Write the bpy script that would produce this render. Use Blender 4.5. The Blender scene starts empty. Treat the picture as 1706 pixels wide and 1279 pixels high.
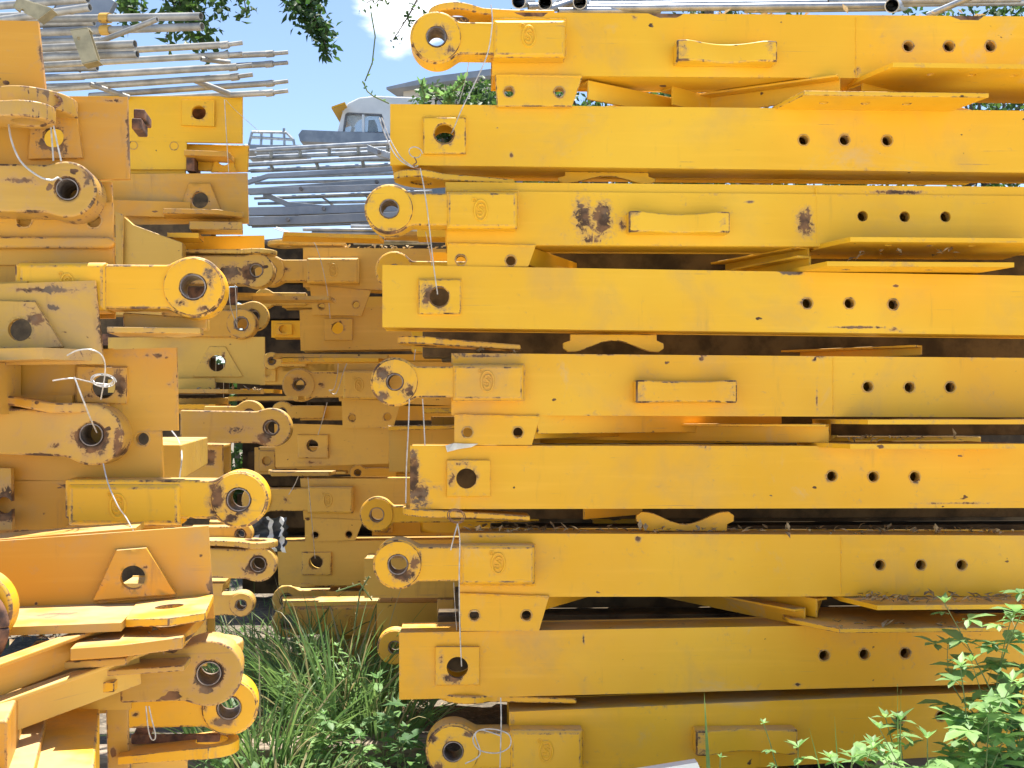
import bpy, math, random
from math import radians as R, sin, cos, pi, sqrt, atan2
from mathutils import Vector, Matrix
from mathutils.geometry import delaunay_2d_cdt

random.seed(7)
S = bpy.context.scene
COL = S.collection

# ------------------------------------------------------------------ camera, sky, sun
F = 1807.0; CX = 853.0; HY = 690.0; CZ = 1.2
cam_d = bpy.data.cameras.new('camera'); cam = bpy.data.objects.new('camera', cam_d); COL.objects.link(cam)
cam.location = (0, 0, CZ); cam.rotation_euler = (R(90), 0, 0)
cam_d.sensor_width = 36; cam_d.lens = 36 * F / 1706.0
cam_d.shift_y = (HY - 639.5) / 1706.0
cam_d.clip_start = 0.05; cam_d.clip_end = 900
S.camera = cam

SUN_EL = 77.0; SUN_AZ = 24.0          # azimuth measured from +Y (away from the camera) towards +X
sd = bpy.data.lights.new('sun', 'SUN'); so = bpy.data.objects.new('sun', sd); COL.objects.link(so)
sd.energy = 5.0; sd.angle = R(0.6); sd.color = (1.0, 0.95, 0.86)
to_sun = Vector((sin(R(SUN_AZ)) * cos(R(SUN_EL)), cos(R(SUN_AZ)) * cos(R(SUN_EL)), sin(R(SUN_EL))))
so.rotation_euler = to_sun.to_track_quat('Z', 'Y').to_euler()
so.location = (3, 3, 12)

w = bpy.data.worlds.new('World'); S.world = w; w.use_nodes = True
nt = w.node_tree; nt.nodes.clear()
wo = nt.nodes.new('ShaderNodeOutputWorld'); bg = nt.nodes.new('ShaderNodeBackground')
sky = nt.nodes.new('ShaderNodeTexSky'); sky.sky_type = 'NISHITA'; sky.sun_disc = False
sky.sun_elevation = R(SUN_EL); sky.sun_rotation = R(SUN_AZ)
sky.air_density = 0.9; sky.dust_density = 0.3; sky.ozone_density = 0.35; sky.altitude = 0
bg.inputs['Strength'].default_value = 0.10
tc = nt.nodes.new('ShaderNodeTexCoord')
nz = nt.nodes.new('ShaderNodeTexNoise'); nz.inputs['Scale'].default_value = 5.5; nz.inputs['Detail'].default_value = 7
nz.inputs['Roughness'].default_value = 0.55
mp = nt.nodes.new('ShaderNodeMapping'); mp.inputs['Scale'].default_value = (1, 1, 2.4); mp.inputs['Location'].default_value = (0.3, 0.2, 0.35)
nt.links.new(tc.outputs['Generated'], mp.inputs['Vector']); nt.links.new(mp.outputs['Vector'], nz.inputs['Vector'])
# a cloud bank in one part of the sky (direction of the bank as a dot product)
cd = Vector(((672 - CX) / F, 1, (HY - 10) / F)).normalized()
dt = nt.nodes.new('ShaderNodeVectorMath'); dt.operation = 'DOT_PRODUCT'; dt.inputs[1].default_value = cd
nt.links.new(tc.outputs['Generated'], dt.inputs[0])
mr1 = nt.nodes.new('ShaderNodeMapRange'); mr1.inputs['From Min'].default_value = 0.9972; mr1.inputs['From Max'].default_value = 1.0
mr1.inputs['To Min'].default_value = -0.30; mr1.inputs['To Max'].default_value = 0.22
nt.links.new(dt.outputs['Value'], mr1.inputs['Value'])
ad = nt.nodes.new('ShaderNodeMath'); ad.operation = 'ADD'
nt.links.new(nz.outputs['Fac'], ad.inputs[0]); nt.links.new(mr1.outputs['Result'], ad.inputs[1])
mr2 = nt.nodes.new('ShaderNodeMapRange'); mr2.interpolation_type = 'SMOOTHSTEP'
mr2.inputs['From Min'].default_value = 0.52; mr2.inputs['From Max'].default_value = 0.68
nt.links.new(ad.outputs[0], mr2.inputs['Value'])
hs = nt.nodes.new('ShaderNodeHueSaturation'); hs.inputs['Saturation'].default_value = 1.0
nt.links.new(sky.outputs[0], hs.inputs['Color'])
mx = nt.nodes.new('ShaderNodeMix'); mx.data_type = 'RGBA'
nt.links.new(mr2.outputs['Result'], mx.inputs[0]); nt.links.new(hs.outputs[0], mx.inputs[6])
mx.inputs[7].default_value = (9.0, 9.2, 9.6, 1)
nt.links.new(mx.outputs[2], bg.inputs['Color']); nt.links.new(bg.outputs[0], wo.inputs[0])

S.view_settings.view_transform = 'Standard'; S.view_settings.look = 'None'
S.view_settings.exposure = 1.24; S.view_settings.gamma = 1.0
S.render.engine = 'CYCLES'
S.cycles.max_bounces = 6; S.cycles.diffuse_bounces = 3

# ------------------------------------------------------------------ materials
def nodes_of(name):
    m = bpy.data.materials.new(name); m.use_nodes = True
    t = m.node_tree; b = t.nodes['Principled BSDF']
    return m, t, b
def N(t, kind, **kw):
    n = t.nodes.new(kind)
    for k, v in kw.items():
        if k.startswith('i_'): n.inputs[int(k[2:])].default_value = v
        elif k in n.inputs.keys() if hasattr(n, 'inputs') else False: n.inputs[k].default_value = v
        else: setattr(n, k, v)
    return n
def mixc(t, fac, a, b, blend='MIX'):
    n = t.nodes.new('ShaderNodeMix'); n.data_type = 'RGBA'; n.blend_type = blend
    for i, v in ((0, fac), (6, a), (7, b)):
        if isinstance(v, (int, float)): n.inputs[i].default_value = v
        elif isinstance(v, tuple): n.inputs[i].default_value = (*v[:3], 1)
        else: t.links.new(v, n.inputs[i])
    return n.outputs[2]
def mth(t, op, a, b=None, c=None, clamp=False):
    n = t.nodes.new('ShaderNodeMath'); n.operation = op; n.use_clamp = clamp
    for i, v in enumerate((a, b, c)):
        if v is None: continue
        if isinstance(v, (int, float)): n.inputs[i].default_value = v
        else: t.links.new(v, n.inputs[i])
    return n.outputs[0]
def rng(t, v, a, b, c=0.0, d=1.0, smooth=True):
    n = t.nodes.new('ShaderNodeMapRange')
    if smooth: n.interpolation_type = 'SMOOTHSTEP'
    n.inputs['From Min'].default_value = a; n.inputs['From Max'].default_value = b
    n.inputs['To Min'].default_value = c; n.inputs['To Max'].default_value = d
    t.links.new(v, n.inputs['Value']); return n.outputs['Result']
def noise(t, scale, detail=5, rough=0.55, vec=None, stretch=None, dist=0.0):
    n = t.nodes.new('ShaderNodeTexNoise'); n.inputs['Scale'].default_value = scale
    n.inputs['Detail'].default_value = detail; n.inputs['Roughness'].default_value = rough
    n.inputs['Distortion'].default_value = dist
    g = t.nodes.get('GEO') or t.nodes.new('ShaderNodeNewGeometry'); g.name = 'GEO'
    src = g.outputs['Position']
    if stretch:
        mpp = t.nodes.new('ShaderNodeMapping'); mpp.inputs['Scale'].default_value = stretch
        t.links.new(src, mpp.inputs['Vector']); src = mpp.outputs['Vector']
    t.links.new(src, n.inputs['Vector'])
    return n.outputs['Fac']

def paint(name, c1, c2, wear=0.0, dirt=0.25, edge=False, rough=0.42):
    m, t, b = nodes_of(name)
    big = noise(t, 1.7, 3)
    mid = noise(t, 9, 5, 0.6)
    col = mixc(t, rng(t, big, 0.35, 0.68), c1, c2)
    # brush / handling streaks that run along the steel
    st = noise(t, 1.0, 4, 0.6, stretch=(2.2, 3, 46))
    col = mixc(t, rng(t, st, 0.5, 0.78, 0, 0.22), col, tuple(min(1, x * 1.15 + 0.02) for x in c2))
    dn = noise(t, 4.2, 7, 0.62, dist=0.4)
    col = mixc(t, rng(t, dn, 0.48, 0.78, 0, dirt), col, (0.42, 0.28, 0.14))
    rn = noise(t, 1.0, 6, 0.65, stretch=(24, 24, 3.2))
    col = mixc(t, rng(t, rn, 0.6, 0.8, 0, dirt * 0.9), col, (0.28, 0.15, 0.06))
    sc = noise(t, 1.0, 5, 0.55, stretch=(2.6, 2.6, 150))
    col = mixc(t, mth(t, 'MULTIPLY', rng(t, sc, 0.64, 0.72, 0, 0.55), rng(t, mid, 0.5, 0.62)), col, (0.34, 0.20, 0.10))
    sm = noise(t, 2.3, 6, 0.7, dist=1.2)
    col = mixc(t, rng(t, sm, 0.60, 0.74, 0, dirt), col, (0.50, 0.42, 0.32))
    # chips and rust
    at = N(t, 'ShaderNodeAttribute'); at.attribute_name = 'rust'
    fine = noise(t, 62, 8, 0.68, dist=0.6)
    coarse = noise(t, 17, 6, 0.6, dist=0.8)
    f = mth(t, 'MULTIPLY_ADD', coarse, 0.42, mth(t, 'MULTIPLY', fine, 0.58))
    base = wear + (0.09 if edge else 0.0)
    s = mth(t, 'ADD', mth(t, 'MULTIPLY_ADD', at.outputs['Fac'], 0.36, base), f)
    chip = rng(t, s, 0.675, 0.745)
    nick = noise(t, 21, 2, 0.4, stretch=(1.0, 1.0, 1.6))
    chip = mth(t, 'MAXIMUM', chip, rng(t, mth(t, 'MULTIPLY_ADD', fine, 0.12, nick), 0.805 - wear, 0.825 - wear))
    halo = rng(t, s, 0.56, 0.71, 0, 0.6)
    col = mixc(t, halo, col, (0.46, 0.27, 0.12))
    sp = noise(t, 30, 4, 0.5)
    rust = mixc(t, rng(t, sp, 0.40, 0.62), (0.080, 0.044, 0.024), (0.22, 0.11, 0.05))
    rust = mixc(t, rng(t, coarse, 0.5, 0.66, 0, 0.55), rust, (0.22, 0.165, 0.11))
    col = mixc(t, chip, col, rust)
    # dust lying on surfaces that face up
    g = t.nodes['GEO']; sx = N(t, 'ShaderNodeSeparateXYZ'); t.links.new(g.outputs['Normal'], sx.inputs[0])
    up = rng(t, sx.outputs[2], 0.55, 0.95)
    du = mth(t, 'MULTIPLY', up, rng(t, mid, 0.32, 0.62, 0.12, 0.62))
    col = mixc(t, du, col, (0.50, 0.38, 0.22))
    hs = N(t, 'ShaderNodeHueSaturation'); t.links.new(col, hs.inputs['Color'])
    t.links.new(hs.outputs[0], b.inputs['Base Color'])
    rr = rng(t, mid, 0.3, 0.7, rough - 0.06, rough + 0.12)
    rr = mth(t, 'ADD', rr, mth(t, 'MULTIPLY', mth(t, 'MAXIMUM', chip, du), 0.35), clamp=True)
    t.links.new(rr, b.inputs['Roughness'])
    b.inputs['Specular IOR Level'].default_value = 0.35
    bu = N(t, 'ShaderNodeBump'); bu.inputs['Strength'].default_value = 0.35; bu.inputs['Distance'].default_value = 0.004
    wv = noise(t, 7, 2, 0.5)
    h = mth(t, 'ADD', mth(t, 'MULTIPLY', wv, 0.9), mth(t, 'MULTIPLY', chip, -0.22))
    h = mth(t, 'ADD', h, mth(t, 'MULTIPLY', fine, 0.12))
    t.links.new(h, bu.inputs['Height']); t.links.new(bu.outputs[0], b.inputs['Normal'])
    return m

def simple(name, c1, c2, scale=8, rough=0.6, metal=0.0, bump=0.2, stretch=None, spec=0.4, detail=6, dist=0.003):
    m, t, b = nodes_of(name)
    n = noise(t, scale, detail, 0.6, stretch=stretch)
    t.links.new(mixc(t, rng(t, n, 0.35, 0.65), c1, c2), b.inputs['Base Color'])
    b.inputs['Roughness'].default_value = rough; b.inputs['Metallic'].default_value = metal
    b.inputs['Specular IOR Level'].default_value = spec
    if bump:
        bu = N(t, 'ShaderNodeBump'); bu.inputs['Strength'].default_value = bump; bu.inputs['Distance'].default_value = dist
        t.links.new(n, bu.inputs['Height']); t.links.new(bu.outputs[0], b.inputs['Normal'])
    return m

M = {}
def mkpaint(key, c1, c2, wear, dirt):
    M[key] = paint(key + '_paint', c1, c2, wear, dirt)
    M[key + '_edge'] = paint(key + '_paint_edge', c1, c2, wear + (0.045 if key in ('yellow', 'golden', 'amber') else 0.0), dirt, edge=True)
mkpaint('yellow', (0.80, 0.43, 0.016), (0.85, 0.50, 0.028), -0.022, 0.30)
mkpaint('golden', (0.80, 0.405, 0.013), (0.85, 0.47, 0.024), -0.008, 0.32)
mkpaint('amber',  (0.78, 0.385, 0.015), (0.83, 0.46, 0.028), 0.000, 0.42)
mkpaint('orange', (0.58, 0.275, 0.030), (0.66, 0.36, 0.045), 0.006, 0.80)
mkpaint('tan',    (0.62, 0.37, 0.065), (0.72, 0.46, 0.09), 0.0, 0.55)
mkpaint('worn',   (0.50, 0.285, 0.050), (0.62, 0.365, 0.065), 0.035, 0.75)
M['galv'] = simple('galvanised_steel', (0.26, 0.29, 0.33), (0.46, 0.49, 0.52), 14, 0.42, 0.55, 0.1)
M['galv_warm'] = simple('weathered_galvanised_steel', (0.27, 0.265, 0.25), (0.46, 0.445, 0.41), 10, 0.5, 0.4, 0.15)
M['galv_blue'] = simple('blue_grey_steel', (0.22, 0.26, 0.32), (0.32, 0.36, 0.42), 5, 0.5, 0.35, 0.1)
M['khaki'] = simple('khaki_passivated_steel', (0.28, 0.25, 0.16), (0.46, 0.40, 0.25), 12, 0.5, 0.3, 0.2)
M['wire'] = simple('bare_wire', (0.40, 0.39, 0.37), (0.60, 0.58, 0.55), 60, 0.4, 0.2, 0)
M['rustwire'] = simple('rusty_wire', (0.16, 0.08, 0.05), (0.34, 0.2, 0.12), 60, 0.7, 0.2, 0)
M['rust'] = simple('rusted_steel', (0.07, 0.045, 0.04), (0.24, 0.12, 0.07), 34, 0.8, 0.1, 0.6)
M['gap_shade'] = simple('gap_shade_steel', (0.055, 0.040, 0.025), (0.15, 0.105, 0.055), 9, 0.85, 0.0, 0.4)  # dark tone carries the shade of the gaps in its colour
M['steel'] = simple('dark_steel', (0.12, 0.12, 0.13), (0.25, 0.25, 0.26), 25, 0.5, 0.5, 0.2)
M['bore'] = simple('machined_bore', (0.16, 0.13, 0.12), (0.36, 0.30, 0.26), 40, 0.5, 0.4, 0.2)
M['white'] = simple('white_paint', (0.70, 0.72, 0.74), (0.80, 0.82, 0.83), 3, 0.4, 0, 0)
M['plaster'] = simple('cream_plaster', (0.66, 0.63, 0.58), (0.76, 0.73, 0.68), 0.5, 0.8, 0, 0.1)
M['roof'] = simple('grey_roof', (0.26, 0.31, 0.38), (0.34, 0.38, 0.45), 1, 0.7, 0, 0.1)
M['paper'] = simple('dusty_paper', (0.55, 0.54, 0.50), (0.74, 0.73, 0.68), 30, 0.8, 0, 0.5)
M['timber'] = simple('weathered_timber', (0.16, 0.12, 0.09), (0.32, 0.26, 0.19), 6, 0.85, 0, 0.4, stretch=(1, 12, 12))
M['black'] = simple('black_plastic', (0.015, 0.018, 0.025), (0.05, 0.055, 0.065), 20, 0.45, 0, 0.3)
m_, t_, b_ = nodes_of('window_glass'); b_.inputs['Base Color'].default_value = (0.35, 0.42, 0.46, 1)
b_.inputs['Roughness'].default_value = 0.06; b_.inputs['Alpha'].default_value = 0.45; M['glass'] = m_

def leafmat(name, c1, c2, scale=9, trans=0.35, rough=0.5):
    m, t, b = nodes_of(name)
    n = noise(t, scale, 3)
    col = mixc(t, rng(t, n, 0.35, 0.65), c1, c2)
    t.links.new(col, b.inputs['Base Color']); b.inputs['Roughness'].default_value = rough
    b.inputs['Specular IOR Level'].default_value = 0.35
    tr = N(t, 'ShaderNodeBsdfTranslucent'); hs = N(t, 'ShaderNodeHueSaturation')
    hs.inputs['Value'].default_value = 1.9; hs.inputs['Saturation'].default_value = 1.1
    t.links.new(col, hs.inputs['Color']); t.links.new(hs.outputs[0], tr.inputs['Color'])
    ms = N(t, 'ShaderNodeMixShader'); ms.inputs[0].default_value = trans
    t.links.new(b.outputs[0], ms.inputs[1]); t.links.new(tr.outputs[0], ms.inputs[2])
    t.links.new(ms.outputs[0], t.nodes['Material Output'].inputs['Surface'])
    return m
M['leaf_tree'] = leafmat('tree_leaves', (0.035, 0.075, 0.022), (0.075, 0.13, 0.035), 2)
M['leaf_weed'] = leafmat('weed_leaves', (0.11, 0.215, 0.075), (0.20, 0.33, 0.12), 12)
M['leaf_pale'] = leafmat('pale_weed_leaves', (0.16, 0.29, 0.10), (0.27, 0.42, 0.15), 12)
M['leaf_dark'] = leafmat('dark_weed_leaves', (0.07, 0.15, 0.06), (0.13, 0.24, 0.09), 12)
M['grass'] = leafmat('grass_blades', (0.08, 0.15, 0.05), (0.18, 0.27, 0.09), 7, 0.3)
M['grass_dry'] = leafmat('dry_grass', (0.32, 0.27, 0.13), (0.45, 0.40, 0.22), 9, 0.2)
M['litter'] = leafmat('dead_leaves', (0.22, 0.15, 0.08), (0.42, 0.33, 0.20), 40, 0.1, 0.8)
M['stem'] = simple('green_stem', (0.10, 0.16, 0.05), (0.18, 0.22, 0.08), 20, 0.6, 0, 0)
M['bark'] = simple('bark', (0.08, 0.065, 0.05), (0.17, 0.14, 0.11), 12, 0.9, 0, 0.7, stretch=(1, 1, 0.3), dist=0.02)

# ------------------------------------------------------------------ objects and frames
def tag(o, label=None, cat=None, group=None, kind=None):
    if label: o['label'] = label
    if cat: o['category'] = cat
    if group: o['group'] = group
    if kind: o['kind'] = kind
    return o
def ray(px, py): return Vector(((px - CX) / F, 1.0, -(py - HY) / F))
def at(px, py, D): return Vector((0, 0, CZ)) + ray(px, py) * D

class MB:
    """collects geometry in metres, builds one mesh object"""
    def __init__(s): s.v = []; s.f = []; s.r = []; s.mi = []
    def add(s, vs, fs, rust=None, mi=0):
        o = len(s.v); s.v += [tuple(x) for x in vs]; s.f += [tuple(o + i for i in f) for f in fs]
        s.r += (list(rust) if rust is not None else [0.0] * len(vs)); s.mi += [mi] * len(fs); return s
    def box(s, a, b, rust=0.0):
        x0, y0, z0 = a; x1, y1, z1 = b
        vs = [(x, y, z) for x in (x0, x1) for y in (y0, y1) for z in (z0, z1)]
        fs = [(0, 1, 3, 2), (4, 6, 7, 5), (0, 4, 5, 1), (2, 3, 7, 6), (0, 2, 6, 4), (1, 5, 7, 3)]
        return s.add(vs, fs, [rust] * 8)
    def bar(s, a, b, wd, ht, up=Vector((0, 0, 1))):
        a = Vector(a); b = Vector(b); d = (b - a).normalized(); sd_ = d.cross(up).normalized(); u = sd_.cross(d).normalized()
        vs = []
        for p in (a, b):
            for i, j in ((-1, -1), (1, -1), (1, 1), (-1, 1)): vs.append(p + sd_ * wd / 2 * i + u * ht / 2 * j)
        return s.add(vs, [(3, 2, 1, 0), (4, 5, 6, 7), (0, 1, 5, 4), (1, 2, 6, 5), (2, 3, 7, 6), (3, 0, 4, 7)])
    def tube(s, pts, r, seg=10, caps=True, open_end=False):
        pts = [Vector(p) for p in pts]; n = len(pts); rs = r if isinstance(r, (list, tuple)) else [r] * n
        vs = []; fs = []; prev = None
        for i, p in enumerate(pts):
            d = (pts[min(i + 1, n - 1)] - pts[max(i - 1, 0)])
            if d.length < 1e-9: d = Vector((1, 0, 0))
            d.normalize()
            if prev is None: u = d.orthogonal().normalized()
            else:
                u = prev - d * prev.dot(d)
                u = u.normalized() if u.length > 1e-6 else d.orthogonal().normalized()
            prev = u; v = d.cross(u)
            for k in range(seg):
                a = 2 * pi * k / seg; vs.append(p + (u * cos(a) + v * sin(a)) * rs[i])
        for i in range(n - 1):
            for k in range(seg):
                k2 = (k + 1) % seg; fs.append((i * seg + k, i * seg + k2, (i + 1) * seg + k2, (i + 1) * seg + k))
        if caps: fs.append(tuple(range(seg - 1, -1, -1))); fs.append(tuple((n - 1) * seg + k for k in range(seg)))
        return s.add(vs, fs)
    def pipe(s, a, b, r, wall=0.003, seg=14):
        """hollow tube with open ends"""
        a = Vector(a); b = Vector(b); d = (b - a).normalized(); u = d.orthogonal().normalized(); v = d.cross(u)
        vs = []
        for p in (a, b):
            for rr in (r, r - wall):
                for k in range(seg):
                    an = 2 * pi * k / seg; vs.append(p + (u * cos(an) + v * sin(an)) * rr)
        fs = []
        for k in range(seg):
            q = (k + 1) % seg
            fs += [(k, q, 2 * seg + q, 2 * seg + k), (seg + q, seg + k, 3 * seg + k, 3 * seg + q),
                   (q, k, seg + k, seg + q), (2 * seg + k, 2 * seg + q, 3 * seg + q, 3 * seg + k)]
        return s.add(vs, fs)
    def build(s, name, mat, parent=None, bevel=0.0, sharp=35, loc=None, edge_mat=None):
        me = bpy.data.meshes.new(name); me.from_pydata(s.v, [], s.f); me.update()
        at_ = me.attributes.new('rust', 'FLOAT', 'POINT'); at_.data.foreach_set('value', s.r)
        mats = mat if isinstance(mat, list) else [mat]
        for m in mats: me.materials.append(m)
        if edge_mat: me.materials.append(edge_mat)
        if any(s.mi): me.polygons.foreach_set('material_index', s.mi)
        me.polygons.foreach_set('use_smooth', [True] * len(me.polygons))
        if not bevel: me.set_sharp_from_angle(angle=R(sharp))
        o = bpy.data.objects.new(name, me); COL.objects.link(o)
        if parent is not None: o.parent = parent
        if loc is not None: o.location = loc
        if bevel:
            b = o.modifiers.new('bevel', 'BEVEL'); b.width = bevel; b.segments = 2; b.limit_method = 'ANGLE'; b.angle_limit = R(38)
            b.use_clamp_overlap = True; wn = o.modifiers.new('weighted_normals', 'WEIGHTED_NORMAL'); wn.weight = 100
            if edge_mat: b.material = len(mats)
        return o

def inside(p, poly):
    x, y = p; c = False; j = len(poly) - 1
    for i in range(len(poly)):
        xi, yi = poly[i]; xj, yj = poly[j]
        if (yi > y) != (yj > y) and x < (xj - xi) * (y - yi) / (yj - yi) + xi: c = not c
        j = i
    return c
def densify(poly, step):
    out = []
    for i, a in enumerate(poly):
        b = poly[(i + 1) % len(poly)]; L = math.hypot(b[0] - a[0], b[1] - a[1]); n = max(1, int(L / step))
        for k in range(n): out.append((a[0] + (b[0] - a[0]) * k / n, a[1] + (b[1] - a[1]) * k / n))
    return out
def slab2d(poly, holes, step=0.05, blobs=(), ring=True, seg=26, hole_rust=0.55, er=None):
    """triangulate a 2D outline with round holes; returns points, triangles, boundary edges, rust values"""
    poly = densify(poly, step)
    er = (0.38 if step <= 0.06 else 0.0) if er is None else er
    ok = lambda p: all(inside((p[0] + ex * .008, p[1] + ey * .008), poly) for ex, ey in ((1, 0), (-1, 0), (0, 1), (0, -1), (.7, .7), (-.7, .7), (.7, -.7), (-.7, -.7)))
    pts = list(poly); edges = [(i, (i + 1) % len(poly)) for i in range(len(poly))]
    for (hx, hy, hr) in holes:
        o = len(pts)
        for k in range(seg): a = 2 * pi * k / seg; pts.append((hx + hr * cos(a), hy + hr * sin(a)))
        edges += [(o + k, o + (k + 1) % seg) for k in range(seg)]
        if ring:
            for q in (1.3, 1.75):
                for k in range(16):
                    a = 2 * pi * (k + 0.5) / 16; p = (hx + hr * q * cos(a), hy + hr * q * sin(a))
                    if ok(p): pts.append(p)
    xs = [p[0] for p in poly]; ys = [p[1] for p in poly]
    if er:
        for i, a in enumerate(poly):
            b = poly[i - 1]; dx, dy = a[0] - b[0], a[1] - b[1]; L = math.hypot(dx, dy) or 1
            for q in (0.0, .34, .67):
                p = (b[0] + (a[0] - b[0]) * q - dy / L * .013, b[1] + (a[1] - b[1]) * q + dx / L * .013)
                if ok(p): pts.append(p)
    x = min(xs) + step * 0.5
    while x < max(xs):
        y = min(ys) + step * 0.5
        while y < max(ys):
            p = (x, y)
            if ok(p) and all(math.hypot(x - h[0], y - h[1]) > h[2] * 1.9 for h in holes): pts.append(p)
            y += step
        x += step
    for b in blobs:
        st = min(b[2], b[3]) / 2.2
        nx = int(b[2] / st) + 1; ny = int(b[3] / st) + 1
        for i in range(-nx, nx + 1):
            for j in range(-ny, ny + 1):
                p = (b[0] + i * st + st * 0.13, b[1] + j * st + st * 0.11)
                if ok(p) and all(math.hypot(p[0] - h[0], p[1] - h[1]) > h[2] * 1.2 for h in holes): pts.append(p)
    V, E, T, _, _, _ = delaunay_2d_cdt([Vector(p) for p in pts], edges, [], 0, 1e-5)
    tris = []
    for t in T:
        c = ((V[t[0]].x + V[t[1]].x + V[t[2]].x) / 3, (V[t[0]].y + V[t[1]].y + V[t[2]].y) / 3)
        if not inside(c, poly): continue
        if any(math.hypot(c[0] - h[0], c[1] - h[1]) < h[2] * cos(pi / seg) * 0.995 for h in holes): continue
        a, b, cc = t
        ar = (V[b].x - V[a].x) * (V[cc].y - V[a].y) - (V[b].y - V[a].y) * (V[cc].x - V[a].x)
        if abs(ar) < 1e-10: continue
        tris.append((a, b, cc) if ar > 0 else (a, cc, b))
    ec = {}
    for t in tris:
        for k in range(3):
            e = (t[k], t[(k + 1) % 3]); ec[e] = ec.get(e, 0) + 1
    bd = [e for e in ec if (e[1], e[0]) not in ec]
    used = sorted({i for t in tris for i in t}); mp_ = {o: n for n, o in enumerate(used)}
    V = [(V[i].x, V[i].y) for i in used]; tris = [tuple(mp_[i] for i in t) for t in tris]; bd = [(mp_[a], mp_[b]) for a, b in bd]
    rv = []; hvar = [(random.uniform(.45, 1.1), random.uniform(0, 6.28)) for h in holes]
    on = {(round(a, 4), round(b, 4)) for a, b in poly}
    for (px, py) in V:
        r = er * random.random() ** 1.5 if (round(px, 4), round(py, 4)) in on else 0.0
        for h, hv in zip(holes, hvar):
            if ring: r = max(r, hole_rust * hv[0] * (.72 + .4 * cos(atan2(py - h[1], px - h[0]) - hv[1])) * (1.0 - (math.hypot(px - h[0], py - h[1]) - h[2]) / (h[2] * 0.95)))
        for b in blobs:
            q = math.hypot((px - b[0]) / b[2], (py - b[1]) / b[3]); r = max(r, b[4] * (1.25 - q))
        rv.append(max(0.0, min(1.0, r)))
    return V, tris, bd, rv
def extrude(mb, data, fn, w0, w1):
    """fn(a,b,w) maps the 2D outline plus thickness coordinate to 3D; w1 is the front"""
    V, T, B, rv = data; n = len(V)
    vs = [fn(a, b, w1) for a, b in V] + [fn(a, b, w0) for a, b in V]
    fs = [t for t in T] + [(n + t[0], n + t[2], n + t[1]) for t in T] + [(a, n + a, n + b, b) for a, b in B]
    mb.add(vs, fs, rv + rv)

UVW = lambda a, b, w_: (a, -w_, b)          # front plane: u right, v up, w towards the viewer
class Frame:
    def __init__(s, D, yaw, px=853.0):
        s.yaw = R(yaw); s.U = Vector((cos(s.yaw), sin(s.yaw), 0)); s.W = Vector((sin(s.yaw), -cos(s.yaw), 0))
        s.O = Vector(((px - CX) / F * D, D, 0))
    def uv(s, px, py, w_=0.0):
        d = ray(px, py); o = Vector((0, 0, CZ)); q = s.O + s.W * w_
        t = (q - o).dot(s.W) / d.dot(s.W); p = o + d * t - s.O
        return (p.dot(s.U), p.z)
    def scale(s, px, py, w_=0.0):
        a = s.uv(px - 5, py, w_); b = s.uv(px + 5, py, w_); return (b[0] - a[0]) / 10
    def world(s, u, v, w_): return s.O + s.U * u + s.W * w_ + Vector((0, 0, v))

def lug_outline(Rr, L, h, h2=None, flare=1.0):
    """eye at the origin, arm towards +x"""
    h2 = h if h2 is None else h2
    pts = []
    x = L
    top = []; n = 34
    for i in range(n + 1):
        xx = -Rr * cos(pi * 0.5 * i / n * 1.0) if i <= n else 0
        top.append((xx, sqrt(max(0, Rr * Rr - xx * xx))))
    m = 26
    def arm(hh):
        o = []
        for i in range(1, m + 1):
            xx = (Rr * 1.75) * i / m
            c = sqrt(max(0, Rr * Rr - xx * xx)) if xx < Rr else 0.0
            k = 0.22 * Rr; d = abs(c - hh)
            val = max(c, hh) + (max(0, k - d) ** 2) / (4 * k)
            o.append((xx, val))
        o.append((L, hh)); return o
    up = top + arm(h); dn = top[1:] + arm(h2)
    poly = [(a, b) for a, b in up] + [(a, -b) for a, b in reversed(dn)]
    return poly[::-1] if True else poly

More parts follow.
